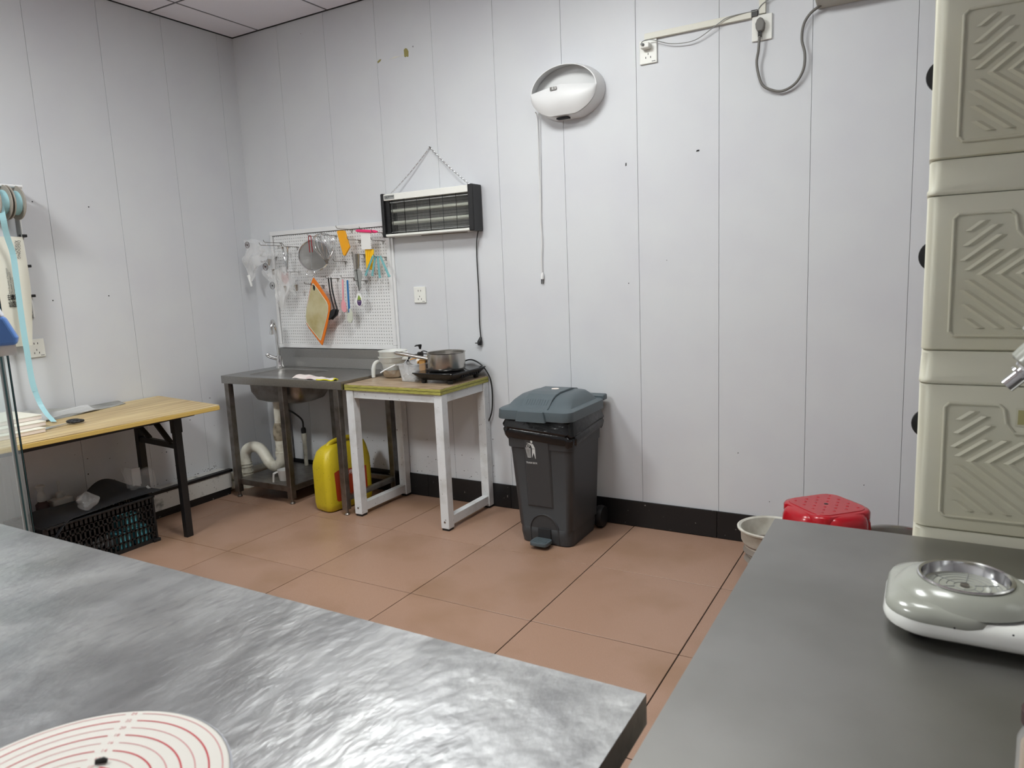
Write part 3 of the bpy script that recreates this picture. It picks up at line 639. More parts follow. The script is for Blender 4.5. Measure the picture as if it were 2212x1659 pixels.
t = thing('sink_tap', 'chrome gooseneck tap standing on the sink bench', 'tap', (.29, -.10, SZ))
fx, fy_ = .285, -.11
MB().lathe([(.027, 0), (.027, .012), (.022, .02), (.021, .075), (.018, .085)], (fx, fy_, SZ+.001), 20, caps=True).build('tap_body', 'chrome', t, smooth=True)
MB().tube(spline([(fx, fy_, .87), (fx-.004, fy_, .98), (fx-.008, fy_-.002, 1.07), (fx+.000, fy_-.02, 1.112), (fx+.022, fy_-.05, 1.122), (fx+.040, fy_-.075, 1.10), (fx+.046, fy_-.085, 1.045)], 6), .0115, 14).build('spout', 'chrome', t, smooth=True)
MB().tube([(fx+.0458, fy_-.085, 1.055), (fx+.046, fy_-.0855, 1.036)], .014, 14).build('aerator', 'chrome', t, smooth=True)
MB().tube(spline([(fx-.005, fy_-.01, .865), (fx-.040, fy_-.045, .885), (fx-.052, fy_-.06, .905)], 4), [.013, .0135, .014, .0145, .0145, .0145, .014, .013, .009], 12).build('lever', 'chrome', t, smooth=True)

# waste pipe, water hoses
t = thing('waste_pipe', 'white plastic S shaped waste pipe under the sink', 'pipe', (.42, -.29, 0))
PY = -.29
S_ = spline([(.425, PY, .30), (.425, PY, .255), (.42, PY, .215), (.385, PY, .175), (.335, PY, .168), (.295, PY, .195), (.258, PY, .245), (.215, PY, .278), (.160, PY-.005, .285), (.105, PY-.01, .262), (.082, PY-.01, .215), (.080, PY-.01, .15)], 5)
MB().tube(S_, .036, 18).build('s_bend', 'pvc', t, smooth=True)
MB().lathe([(.026, .62), (.026, .44), (.033, .43), (.034, .28), (.040, .275), (.040, .245)][::-1], (.425, PY, 0), 20, caps=True).build('tail_pipe', 'pvc', t, smooth=True)
MB().lathe([(.030, .345), (.040, .36), (.043, .40), (.038, .44), (.028, .47)], (.425, PY, 0), 20).build('sealing_wrap', 'tapewrap', t, smooth=True)
for z in (.165, .145, .105, .085): MB().lathe([(.037, z-.004), (.041, z-.004), (.041, z+.004), (.037, z+.004)], (.080, PY-.01, 0), 18).build('pipe_ring', 'pvc', t, smooth=True)
MB().lathe([(.036, .15), (.036, .05), (.045, .045), (.05, .0)], (.080, PY-.01, 0), 18).build('down_pipe', 'pvc', t, smooth=True)
t = thing('water_pipe', 'thin white upright water pipe behind the sink legs', 'pipe', (.40, -.06, 0))
MB().lathe([(.014, 0), (.014, .30), (.018, .30), (.018, .345), (.012, .35)], (.40, -.06, 0), 14, caps=True).build('riser', 'pvc', t, smooth=True)
MB().lathe([(.016, .345), (.017, .372), (.012, .385)], (.40, -.06, 0), 14, caps=True).build('nut', 'black', t, smooth=True)
t = thing('water_hose', 'dark flexible water hose hanging below the sink tap', 'hose', (.40, -.06, .38))
MB().tube(spline([(.40, -.06, .38), (.405, -.07, .44), (.37, -.10, .49), (.31, -.12, .53), (.285, -.115, .60), (.285, -.11, .72), (.285, -.11, .79)], 6), .006, 8).build('hose', 'darkgrey', t, smooth=True)
t = thing('water_hose', 'grey water hose slanting down to the wall valve by the waste pipe', 'hose', (.2, -.05, .28))
MB().tube(spline([(.20, -.05, .27), (.225, -.06, .36), (.27, -.09, .55), (.28, -.10, .70), (.283, -.105, .79)], 6), .006, 8).build('hose', 'cablegrey', t, smooth=True)
MB().box(.17, .23, -.07, -.004, .235, .275).build('valve', 'black', t, bevel=.006)
MB().tube([(.16, -.055, .287), (.215, -.055, .287)], .008, 8).build('valve_handle', 'black', t, smooth=True)
t = thing('wall_pipe', 'short dirty white pipe at the end of the boxed ledge', 'pipe', (.05, -.42, .03))
MB().tube(spline([(.06, -.452, .10), (.06, -.30, .098), (.06, -.12, .095)], 4), .026, 14).build('wall_pipe_run', 'pvc', t, smooth=True)
MB().tube([(.04, -.43, .035), (.04, -.1, .035)], .034, 14).build('wall_pipe_run', 'pvc', t, smooth=True)

# cup on the shelf, towel on the sink
t = thing('measuring_cup', 'small white plastic scoop on the shelf under the sink', 'cup', (.53, -.385, .12))
MB().lathe([(.030, .1205), (.036, .1215), (.047, .19), (.0455, .19), (.034, .124), (0, .124)], (.545, -.385, 0), 28).build('cup', 'whitesoft', t, smooth=True)
MB().loft([[(.508+.006*sx, -.425+.002*sy, .186), ] for sx, sy in ()] if False else [[(x+sx*.008, y, z+sz*.003) for sx, sz in ((-1, -1), (1, -1), (1, 1), (-1, 1))] for x, y, z in ((.524, -.428, .182), (.520, -.455, .176), (.520, -.462, .124))]).build('handle', 'whitesoft', t, bevel=.002)
def cloth(u, v):
    x = .785+.335*u+.03*v*(1-u); y = -.475+.11*v*(1-.55*u)+.035*u*0 - .015*u
    z = SZ+.003+.016*math.sin(PI*min(1, v*1.05))*(.55+.45*math.sin(5*u+1))*(1-.45*u)+.003*math.sin(17*u+6*v)
    return (x, y, max(SZ+.0022, z))
tw = tag(MB().grid(cloth, 40, 14).build('hand_towel', 'towel', smooth=True, solid=.003), 'pinkish white towel with yellow hem lying on the sink bench', 'towel')
MB().tube([cloth(.62+.38*k/10, 0) for k in range(11)]+[cloth(1, k/6) for k in range(1, 7)]+[cloth(1-.12*k/4, 1) for k in range(5)], .0035, 8).build('hem', 'towely', tw, smooth=True)

# yellow canister
t = thing('yellow_canister', 'grimy yellow plastic canister with red label between the sink legs', 'canister', (1.0, -.34, 0), math.radians(-10))
X = XF[t.name]
def cr(hx, y0, y1, r, z): return [X @ Vector((x, y, z)) for x, y in rrect(-hx, hx, y0, y1, r, 5)]
MB().loft([cr(.064, -.156, .156, .03, .002), cr(.076, -.168, .168, .035, .014), cr(.080, -.172, .172, .035, .05), cr(.080, -.172, .172, .035, .27), cr(.077, -.168, .170, .035, .30), cr(.060, -.150, .165, .035, .36), cr(.050, -.120, .158, .034, .385), cr(.036, -.10, .145, .03, .396)]).build('tank', 'yellow', t, smooth=True)
MB().tube([X @ Vector(q) for q in spline([(0, -.10, .36), (0, -.085, .398), (0, -.02, .415), (0, .07, .415), (0, .10, .39), (0, .10, .37)], 5)], .014, 10).build('handle', 'yellow', t, smooth=True)
MB().lathe([(.026, 0), (.026, .02), (.024, .024)], X @ Vector((0, .13, .392)), 18, caps=True).build('cap', 'redlabel', t, smooth=True)
lb = MB().add([X @ Vector((.0815, y, z)) for y, z in ((-.112, .07), (-.10, .06), (.12, .06), (.12, .235), (-.09, .25), (-.118, .24))], [(0, 1, 2, 3, 4, 5)]).build('label', 'redlabel', t)
R_ = X.to_3x3() @ Vector((0, 1, 0))
text(None, '食用油', .03, X @ Vector((.0822, 0.0, .22)), (R_, (0, 0, 1)), 'lettering', 'whitesoft', lb)

# ------------------------------------------------------------------ white side table and what stands on it
TX0, TX1, TY0, TY1, TZ = 1.210, 1.880, -.487, -.008, .785
t = thing('side_table', 'white metal framed table with olive edged wood top', 'table', ((TX0+TX1)/2, -.25, 0))
MB().box(TX0, TX1, TY0, TY1, TZ-.004, TZ).build('table_top', 'tabletop', t)
eb = MB().box(TX0-.001, TX1+.001, TY0-.001, TY1, TZ-.034, TZ-.003).build('edge_band', 'greenedge', t, bevel=.0015)
MB().box(TX0-.0018, TX1+.0018, TY0-.0018, TY1, TZ-.0175, TZ-.0155).build('edge_line', 'edgeline', eb)
FZ = TZ-.034
lx0, lx1, ly0, ly1 = 1.235, 1.853, -.452, -.032
for x, y in ((lx0, ly0), (lx1, ly0), (lx0, ly1), (lx1, ly1)):
    MB().box(x-.026, x+.026, y-.026, y+.026, .012, FZ).build('leg', 'whitepaint', t, bevel=.0025)
    MB().box(x-.022, x+.022, y-.022, y+.022, 0, .012).build('foot', 'rubber', t)
for y in (ly0, ly1): MB().box(lx0+.026, lx1-.026, y-.018, y+.018, FZ-.047, FZ).build('top_rail', 'whitepaint', t, bevel=.002)
for x in (lx0, lx1):
    MB().box(x-.018, x+.018, ly0+.026, ly1-.026, FZ-.047, FZ).build('top_rail', 'whitepaint', t, bevel=.002)
    MB().box(x-.02, x+.02, ly0+.026, ly1-.026, .025, .075).build('bottom_rail', 'whitepaint', t, bevel=.002)
for x in (lx0, lx1): MB().lathe([(.006, 0), (.006, -.002), (.003, -.003)], (x, ly0-.026, .05), 10, 'y', caps=True).build('bolt', 'steeldk', t)

# induction hob
t = thing('induction_hob', 'black induction hob on the side table', 'hob', (1.755, -.20, TZ))
IX0, IX1, IY0, IY1 = 1.612, 1.880, -.372, -.030
MB().loft([[(x, y, z) for x, y in rrect(IX0+i, IX1-i, IY0+i, IY1-i*.4, .012, 4)] for i, z in ((.042, TZ+.018), (.030, TZ+.024), (.004, TZ+.050), (0, TZ+.056))]).build('housing', 'black', t, smooth=True)
MB().loft([[(x, y, z) for x, y in rrect(IX0-.003, IX1+.003, IY0-.003, IY1+.003, .010, 4)] for z in (TZ+.056, TZ+.062)]).build('glass_top', 'blackgloss', t, bevel=.0015)
for r in (.045, .075, .105): MB().lathe([(r, TZ+.0622), (r+.0012, TZ+.0624), (r+.0024, TZ+.0622)], (1.748, -.2, 0), 48).build('ring_mark', 'midgrey', t)
for x, y in ((IX0+.045, IY0+.045), (IX1-.045, IY0+.045), (IX0+.045, IY1-.04), (IX1-.045, IY1-.04)): MB().lathe([(.014, TZ), (.017, TZ+.02)], (x, y, 0), 14, caps=True).build('foot', 'black', t)
vt = MB()
for k in range(9): vt.box(IX1-.022, IX1-.012, -.26+.022*k, -.25+.022*k, TZ+.028, TZ+.042)
tag(vt.build('vent_slots', 'gap', t), kind='stuff')
cdp = spline([(1.70, -.036, TZ+.030), (1.72, -.024, .862), (1.78, -.022, .880), (1.85, -.024, .850), (1.898, -.026, .79), (1.912, -.026, .735), (1.912, -.024, .65), (1.900, -.022, .57), (1.868, -.022, .505), (1.850, -.022, .475)], 7)
MB().tube(cdp, .0042, 8).build('power_cord', 'black', t, smooth=True)
MB().tube([(1.856, -.022, .487), (1.850, -.022, .474), (1.843, -.022, .462), (1.836, -.022, .448)], [.006, .010, .014, .013], 10).build('plug', 'black', t, smooth=True)
# saucepan
t = thing('saucepan', 'stainless steel saucepan with long handle on the induction hob', 'saucepan', (1.752, -.235, TZ+.064))
z0 = TZ+.0625; pc = (1.752, -.235, z0)
MB().lathe([(.0, 0), (.092, 0), (.102, .006), (.106, .018), (.106, .098), (.109, .101), (.111, .103), (.109, .1045), (.104, .101), (.103, .02), (.098, .008), (0, .006)], pc, 56).build('pan_body', 'pan', t, smooth=True)
MB().lathe([(.013, 0), (.013, .004), (.010, .006)], (1.640, -.235, z0+.062), 16, 'x').build('handle_socket', 'pan', t, smooth=True)
hp = spline([(1.648, -.238, z0+.060), (1.58, -.25, z0+.070), (1.50, -.262, z0+.084), (1.44, -.272, z0+.094), (1.415, -.276, z0+.096)], 5)
MB().tube(hp, [.0085+.0025*math.sin(PI*min(1, k/len(hp)*1.05)) if k < len(hp)-4 else .009-.0018*(k-len(hp)+4) for k in range(len(hp))], 12).build('handle', 'pan', t, smooth=True)
# stack of jugs in a steel bowl
t = thing('steel_bowl', 'small stainless bowl holding the milky jugs on the side table', 'bowl', (1.325, -.185, TZ))
bc = (1.328, -.185, TZ+.0005)
MB().lathe([(0, .0), (.045, 0), (.058, .008), (.071, .04), (.074, .050), (.072, .050), (.056, .012), (0, .006)], bc, 40).build('bowl_shell', 'pan', t, smooth=True)
for k, (dz, dx, dy, lab) in enumerate(((.0, 0, 0, 'milky plastic jug with a long handle, lower of the nested pair'), (.030, .006, -.004, 'milky plastic jug without visible handle, nested in the jug below'))):
    t = thing('measuring_jug', lab, 'jug', (bc[0]+dx, bc[1]+dy, TZ+.02+dz), group='nested jugs')
    c = (bc[0]+dx, bc[1]+dy, TZ+.010+dz)
    MB().lathe([(0, .0), (.050, .0), (.056, .006), (.066, .075), (.069, .079), (.080, .092), (.083, .112), (.088, .116), (.086, .1175), (.080, .112), (.077, .094), (.064, .079), (.052, .008), (0, .004)] if k == 0 else
               [(0, .0), (.046, 0), (.052, .006), (.068, .08), (.079, .09), (.083, .116), (.088, .120), (.086, .1215), (.080, .116), (.076, .092), (.05, .008), (0, .004)], c, 40).build('jug_wall', 'creamtrans', t, smooth=True)
    MB().prism([(c[0]+.070, c[1]-.018), (c[0]+.118, c[1]-.002), (c[0]+.070, c[1]+.018)], c[2]+.098, c[2]+.117, 'xy').build('spout', 'creamtrans', t, bevel=.003)
    if k == 0: MB().tube(spline([(c[0]-.070, c[1]-.03, c[2]+.088), (c[0]-.088, c[1]-.055, c[2]+.082), (c[0]-.098, c[1]-.066, c[2]+.045), (c[0]-.100, c[1]-.068, c[2]-.004)], 4), [.008, .009, .010, .0105, .011, .0115, .012, .0125, .013, .0125, .012, .0115, .011], 10).build('handle', 'creamtrans', t, smooth=True)
# clear tub with cutters
t = thing('clear_tub', 'clear plastic tub of metal pastry cutters on the side table', 'tub', (1.55, -.27, TZ))
ux0, ux1, uy0, uy1 = 1.480, 1.606, -.335, -.19
def ur(i, z): return [(x, y, z) for x, y in rrect(ux0+i, ux1-i, uy0+i, uy1-i, .015, 4)]
MB().loft([ur(.018, TZ+.001), ur(.012, TZ+.004), ur(0, TZ+.095), ur(-.006, TZ+.096), ur(-.007, TZ+.101)], caps=False).build('tub_wall', 'box', t, smooth=True, solid=.0015)
MB().tube([(1.475, -.345, TZ+.099), (1.440, -.40, TZ+.075), (1.425, -.42, TZ+.062)], .004, 8).build('tub_handle', 'white', t, smooth=True)
for k, (x, y, z, r, a) in enumerate(((1.515, -.30, .022, .020, .3), (1.555, -.30, .024, .021, 1.2), (1.535, -.265, .050, .018, .8), (1.575, -.27, .045, .019, 2.0), (1.565, -.235, .022, .018, 2.6), (1.52, -.24, .022, .018, .1))):
    o = tag(MB().lathe([(r, -.014), (r, .014), (r*.96, .014), (r*.96, -.014)], (0, 0, 0), 20).build('pastry_cutter', 'chrome', smooth=True), 'metal ring pastry cutter lying in the clear tub', 'cutter', 'pastry cutters in the clear tub')
    o.location = (x, y, TZ+z); o.rotation_euler = (1.2, .3*a, a)
t = thing('kraft_pouch', 'kraft pouch and dark printed packet standing in the clear tub', 'packet', (1.575, -.215, TZ))
MB().loft([[(x, y, z) for x, y in rrect(1.555-i*.3, 1.598, -.232, -.212, .004, 2)] for i, z in ((0, TZ+.03), (.004, TZ+.07), (0, TZ+.115))]).build('pouch', 'pouch', t)
pk = MB().box(1.600, 1.648, -.226, -.214, TZ+.066, TZ+.118).build('packet', 'blackprint', t, bevel=.002)
text(None, 'FUBAR', .0135, (1.624, -.2268, TZ+.098), ((1, 0, .2), (-.2, 0, 1)), 'lettering', 'whitesoft', pk)
text(None, 'CAKE', .010, (1.624, -.2268, TZ+.084), ((1, 0, .2), (-.2, 0, 1)), 'lettering', 'midgrey', pk)
MB().prism([(1.613, TZ+.106), (1.634, TZ+.108), (1.624, TZ+.115)], -.2272, -.2268, 'xz').build('mark', 'redlabel', pk)
MB().box(1.548, 1.562, -.236, -.222, TZ+.04, TZ+.056).build('blue_tag', 'blue', t, bevel=.002)
# pump bottle with rag and cable
t = thing('pump_bottle', 'bottle with black pump head behind the saucepan handle', 'bottle', (1.50, -.135, TZ))
pc = (1.497, -.135, TZ)
MB().lathe([(0, .001), (.030, .001), (.032, .006), (.032, .095), (.024, .112), (.014, .118), (.014, .128)], pc, 24).build('bottle', 'whitesoft', t, smooth=True)
MB().lathe([(.018, .124), (.019, .145), (.012, .150), (.006, .150)], pc, 18, caps=True).build('collar', 'black', t, smooth=True)
MB().lathe([(.0035, .148), (.0035, .168)], pc, 8, caps=True).build('pump_stem', 'white', t)
MB().lathe([(.006, .166), (.011, .185), (.011, .192), (.008, .194)], pc, 14, caps=True).build('pump_head', 'black', t, smooth=True)
MB().tube([(pc[0], pc[1], TZ+.188), (pc[0]-.018, pc[1]-.010, TZ+.188), (pc[0]-.028, pc[1]-.015, TZ+.183)], [.006, .005, .003], 8).build('nozzle', 'black', t, smooth=True)
def rag(u, v):
    x = 1.455+.155*u; y = -.185+.03*math.sin(9*u)+.06*v; z = TZ+.115-.02*v+.012*math.sin(11*u+2*v)-.035*max(0, .5-abs(u-.25))*(1-v)
    return (x, y, z)
tag(MB().grid(rag, 24, 8).build('orange_rag', 'orangecloth', smooth=True, solid=.004), 'orange rag draped behind the saucepan handle', 'rag')
t = thing('coiled_cable', 'black cable coiled around the pump bottle', 'cable', (1.50, -.15, TZ+.12))
MB().tube(spline([(1.50, -.16, TZ+.138), (1.54, -.165, TZ+.158), (1.575, -.165, TZ+.150), (1.585, -.165, TZ+.125), (1.56, -.17, TZ+.098), (1.51, -.18, TZ+.075), (1.455, -.18, TZ+.085), (1.43, -.17, TZ+.11), (1.45, -.16, TZ+.13), (1.50, -.16, TZ+.138), (1.55, -.165, TZ+.142), (1.59, -.165, TZ+.137), (1.595, -.165, TZ+.12), (1.57, -.17, TZ+.09), (1.50, -.18, TZ+.068), (1.435, -.18, TZ+.075), (1.425, -.17, TZ+.10), (1.46, -.16, TZ+.134)], 6), .0032, 8).build('cable_loop', 'black', t, smooth=True)
MB().tube([(1.44, -.18, TZ+.08), (1.445, -.19, TZ+.05), (1.445, -.19, TZ+.01)], .0028, 8).build('cable_end', 'black', t, smooth=True)

# ------------------------------------------------------------------ pegboard
PX0, PX1, PZ0, PZ1 = .207, 1.232, .930, 1.712
t = thing('pegboard', 'white perforated pegboard with white frame above the sink', 'pegboard', ((PX0+PX1)/2, -.01, PZ0))
pitch = .0198; nc = int((PX1-PX0-.046)/pitch); nr = int((PZ1-PZ0-.046)/pitch)
gx0 = (PX0+PX1-nc*pitch)/2; gz0 = (PZ0+PZ1-nr*pitch)/2
h_ = MB(); R8 = .0032
sqr = [(1, 0), (1, 1), (0, 1), (-1, 1), (-1, 0), (-1, -1), (0, -1), (1, -1)]
for i in range(nc):
    for j in range(nr):
        cx_, cz_ = gx0+(i+.5)*pitch, gz0+(j+.5)*pitch
        vs = [(cx_+a*pitch/2, -.018, cz_+b*pitch/2) for a, b in sqr]+[(cx_+R8*math.cos(k*PI/4), -.018, cz_+R8*math.sin(k*PI/4)) for k in range(8)]+[(cx_+R8*math.cos(k*PI/4), -.0145, cz_+R8*math.sin(k*PI/4)) for k in range(8)]
        h_.add(vs, [(k, (k+1) % 8, 8+(k+1) % 8, 8+k) for k in range(8)]+[(8+k, 8+(k+1) % 8, 16+(k+1) % 8, 16+k) for k in range(8)])
h_.build('perforated_sheet', 'white', t, recalc=False)
MB().box(gx0, gx0+nc*pitch, -.0142, -.002, gz0, gz0+nr*pitch).build('dark_backing', 'gap', t)
for a in ((PX0, PX1, PZ1-.028, PZ1), (PX0, PX1, PZ0, PZ0+.024), (PX0, PX0+.022, PZ0+.024, PZ1-.028), (PX1-.030, PX1, PZ0+.024, PZ1-.028)):
    MB().box(a[0], a[1], -.026, -.0005, a[2], a[3]).build('frame_rail', 'white', t, bevel=.003)
MB().box(PX1-.008, PX1+.014, -.012, -.0005, PZ0, PZ1).build('frame_flange', 'white', t, bevel=.002)
MB().box(PX0+.022, PX1-.03, -.0215, -.018, PZ1-.0305, PZ1-.028).build('painted_frame_shadow', 'gap', t)  # solid dark strip, painted shade just below the top rail
# hooks: an arm standing out of the board with a turned-up end
def peg_hook(x, z, L_, label, w_=0):
    o = thing('peg_hook', label, 'hook', (x, -.0182, z), group='wire hooks on the pegboard')
    MB().tube([(x, -.019, z), (x, -.03, z), (x, -.019-L_, z+.002), (x, -.019-L_-.008, z+.008), (x, -.019-L_-.012, z+.018)], .0019, 8).build('arm', 'steeldk', o, smooth=True)
    MB().tube([(x-.012, -.0205, z-.0012), (x+.012, -.0205, z-.0012)], .0018, 6).build('crossbar', 'steeldk', o)
    MB().tube([(x-.009, -.0205, z), (x-.001, -.0215, z-.02), (x+.001, -.0215, z-.02), (x+.009, -.0205, z)], .0014, 6).build('brace', 'steeldk', o)
    return o
def O(x, z): return (x*.984+.064, z*.984+.022)     # board position -> hanging position about 10 cm in front of the board
YH = -.10
def hk(x, z, label, L_=.10): return peg_hook(x, z, L_, label)

# cutting board, hung by a corner
bp = [O(*q) for q in ((.600, 1.396), (.640, 1.352), (.718, 1.25), (.729, 1.222), (.724, 1.178), (.708, 1.135), (.637, .965), (.629, .952), (.617, .962), (.523, 1.065), (.503, 1.095), (.500, 1.14), (.515, 1.20), (.585, 1.375))]
bcx = sum(p[0] for p in bp)/len(bp); bcz = sum(p[1] for p in bp)/len(bp)
t = thing('cutting_board', 'cream cutting board with orange rim hanging by a corner', 'cutting board', (bcx, YH, bcz))
MB().prism(bp, YH-.004, YH+.004, 'xz').build('orange_rim', 'orange', t, bevel=.002)
ip = [(bcx+(x-bcx)*.90-.006, bcz+(z-bcz)*.84) for x, z in bp]
fc = MB().prism(ip, YH-.0058, YH-.0035, 'xz').build('board_face', 'boardface', t, bevel=.001)
MB().tube([(x, YH-.0055, z) for x, z in ip]+[(ip[0][0], YH-.0055, ip[0][1])], .0022, 6).build('juice_groove', 'silicone', fc, smooth=True)
hx, hz = O(.603, 1.330)
MB().lathe([(0, -.0065), (.011, -.0065), (.011, -.003)], (hx, YH, hz), 16, 'y', ax=.8, ay=1.7).build('hang_hole', 'gap', fc)
hk(hx, hz+.012, 'wire hook carrying the cutting board')

# sieve with red wire handle and wire loop
t = thing('flour_sieve', 'round fine mesh sieve with steel rim on the pegboard', 'sieve', (.68, YH, 1.55))
sx, sz = O(.620, 1.537); sx += .002; Rs = .102
def ell(r, k, n=48): return (sx+r*1.12*math.cos(2*PI*k/n), YH+.02*math.cos(2*PI*k/n), sz+r*.94*math.sin(2*PI*k/n))
MB().tube([ell(Rs, k) for k in range(49)], .0055, 8).build('rim', 'chrome', t, smooth=True)
def dome(u, v):
    a = 2*PI*u; r = Rs*v; return (sx+r*1.12*math.cos(a), YH+.035*(1-v*v)+.02*v*math.cos(a), sz+r*.94*math.sin(a))
MB().grid(dome, 40, 8).build('mesh', 'sieve', t, smooth=True)
rx, rz = O(.609, 1.659)
MB().tube(spline([(rx-.010, YH-.012, rz-.10), (rx-.012, YH-.012, rz-.01), (rx-.005, YH-.012, rz+.002), (rx+.005, YH-.012, rz+.002), (rx+.010, YH-.012, rz-.01), (rx+.012, YH-.012, rz-.10)], 5), .0028, 8).build('red_wire_handle', 'redwire', t, smooth=True)
MB().tube([(rx, YH-.01, rz-.10), (rx-.010, YH-.01, rz-.21)], .0012, 6).build('stay', 'chrome', t)
lx, lz = O(.577, 1.424)
MB().tube([(lx+.036*math.cos(2*PI*k/24), YH, lz+.022*math.sin(2*PI*k/24)) for k in range(25)], .0016, 6).build('rest_loop', 'chrome', t, smooth=True)
hk(rx, rz-.002, 'wire hook carrying the flour sieve')

# whisk attachment hanging with its balloon upwards
t = thing('balloon_whisk', 'wire balloon whisk attachment hanging upside down', 'whisk', (.80, YH-.03, 1.52))
wx, wz = O(.735, 1.660); bx_, bz_ = O(.757, 1.500)
for k in range(8):
    a = PI*k/8; ca, sa = math.cos(a), math.sin(a); pts = []
    for q in range(25):
        th = 2*PI*q/24; pass
    prof = [(0.006, 0), (.030, .022), (.060, .062), (.071, .10), (.062, .138), (.035, .160), (0, .166)]
    sd = spline([(r, h, 0) for r, h in prof], 4)
    path = [(p.x, p.y) for p in sd] + [(-p.x, p.y) for p in sd[::-1][1:]]
    MB().tube([(bx_+r*ca*1.1+(wx-bx_)*h/.166, YH-.03+r*sa*.8, bz_+h) for r, h in path], .0014, 6).build('wire', 'chrome', t, smooth=True)
MB().lathe([(.004, -.022), (.010, -.02), (.011, -.006), (.017, 0), (.017, .004), (.008, .01)], (bx_, YH-.03, bz_), 16, caps=True).build('hub', 'steeldk', t, smooth=True)
hk(wx+.012, wz-.004, 'wire hook carrying the balloon whisk', .12); hk(.862, 1.487, 'empty wire hook under the balloon whisk')

# amber bench scraper
def flat(name, label, cat, pts, mat, th=.003, y=YH, part='blade', bev=.0015):
    P = [O(*q) for q in pts]; c = (sum(p[0] for p in P)/len(P), y, sum(p[1] for p in P)/len(P))
    o = thing(name, label, cat, c); MB().prism(P, y-th/2, y+th/2, 'xz').build(part, mat, o, bevel=bev); return o, P
o, P = flat('dough_scraper', 'plain amber dough scraper at the top of the pegboard', 'scraper', ((.835, 1.672), (.842, 1.679), (.888, 1.679), (.895, 1.672), (.926, 1.570), (.882, 1.521), (.872, 1.528)), 'amber', .006)
MB().prism([O(.893, 1.676), O(.902, 1.676), O(.932, 1.572), O(.888, 1.521), O(.882, 1.525), O(.922, 1.572)], YH-.006, YH+.006, 'xz').build('grip_edge', 'amber', o, bevel=.002)
hk(.935, 1.682, 'wire hook carrying the amber dough scraper', .13); hk(.992, 1.612, 'empty wire hook between the amber and pink scrapers')
# pink handled comb scraper
o, P = flat('comb_scraper', 'white toothed scraper with hot pink handle bar', 'scraper', [(1.030, 1.655), (1.026, 1.553), (1.100, 1.551)]+[q for k in range(9) for q in ((1.100+.0005*k, 1.552+.0112*k), (1.109+.0005*k, 1.5565+.0112*k))]+[(1.108, 1.654)], 'whitesoft', .004)
pa, pb = O(.993, 1.669), O(1.166, 1.652)
MB().tube([(pa[0], YH-.004, pa[1]), (pa[0]+.015, YH-.004, pa[1]-.001), (pb[0]-.02, YH-.004, pb[1]+.002), (pb[0], YH-.004, pb[1])], [.003, .009, .009, .004], 12).build('handle', 'pinkhot', o, smooth=True)
hk(1.085, 1.668, 'wire hook carrying the pink handled scraper', .09); hk(1.185, 1.645, 'empty wire hook at the top right corner of the pegboard'); hk(1.178, 1.598, 'empty wire hook right of the toothed scrapers')
# yellow comb
o, P = flat('icing_comb', 'yellow ribbed icing comb with toothed edges', 'icing comb', [(1.043, 1.553), (1.044, 1.428), (1.106, 1.425)]+[q for k in range(10) for q in ((1.107+.0002*k, 1.43+.0115*k), (1.112+.0002*k, 1.4355+.0115*k))]+[(1.110, 1.551)], 'amber2', .004, YH+.012)
for k in range(3):
    a, b_ = O(1.060+.014*k, 1.548), O(1.058+.014*k, 1.43); MB().bar((a[0], YH+.009, a[1]), (b_[0], YH+.009, b_[1]), .005, .004, (0, 1, 0)).build('rib', 'amber2', o)
# teal bag clips
for k, (a, b_) in enumerate((((1.128, 1.512), (1.055, 1.396)), ((1.136, 1.508), (1.101, 1.392)), ((1.148, 1.508), (1.153, 1.378)), ((1.160, 1.508), (1.220, 1.382)))):
    A, B_ = O(*a), O(*b_); y = YH-.012+.008*k
    o = thing('bag_clip', 'pale teal bag clip, ' + ['leftmost of the four', 'second from the left of four', 'third from the left of four', 'rightmost of the four'][k], 'bag clip', (B_[0], y, B_[1]), group='teal bag clips')
    MB().bar((A[0], y, A[1]), (B_[0], y, B_[1]), .011, .006, (0, 1, 0)).build('clip_bar', 'teal', o, bevel=.001)
    d = Vector((B_[0]-A[0], 0, B_[1]-A[1])).normalized(); n_ = Vector((d.z, 0, -d.x))
    MB().bar(Vector((A[0], y-.0045, A[1]))+n_*.003+d*.008, Vector((B_[0], y-.0045, B_[1]))+n_*.003, .003, .004, (0, 1, 0)).build('clip_tongue', 'teal', o)
    MB().bar(Vector((B_[0], y, B_[1]))-d*.006, Vector((B_[0], y, B_[1]))+d*.004, .014, .008, (0, 1, 0)).build('clip_end', 'teal', o, bevel=.001)
A = O(1.145, 1.505); hk(A[0], A[1]-.004, 'wire hook carrying the teal bag clips')
# steel corer with grey card
A = O(.978, 1.530); B_ = O(.974, 1.436)
t = thing('steel_corer', 'steel corer tube with a grey tag hanging on the pegboard', 'corer', (A[0], YH, B_[1]))
MB().tube([(A[0], YH, A[1]), (B_[0], YH, B_[1])], [.025, .017], 20).build('corer_tube', 'pan', t, smooth=True)
gp = [O(*q) for q in ((.951, 1.432), (.958, 1.434), (1.000, 1.433), (1.013, 1.418), (1.015, 1.385), (1.002, 1.360), (.996, 1.315), (.985, 1.30), (.966, 1.34), (.953, 1.375))]
MB().prism(gp, YH-.002, YH+.002, 'xz').build('grey_tag', 'midgrey', t, bevel=.001)
a, b_ = O(.975, 1.434), O(.984, 1.30); MB().tube([(a[0], YH-.004, a[1]), (b_[0]-.004, YH-.004, (a[1]+b_[1])/2), (b_[0], YH-.004, b_[1])], .0025, 6).build('cord', 'darkgrey', t, smooth=True)
hk(A[0]-.004, A[1]-.004, 'wire hook carrying the steel corer'); hk(1.022, 1.362, 'wire hook carrying the eggplant charm')
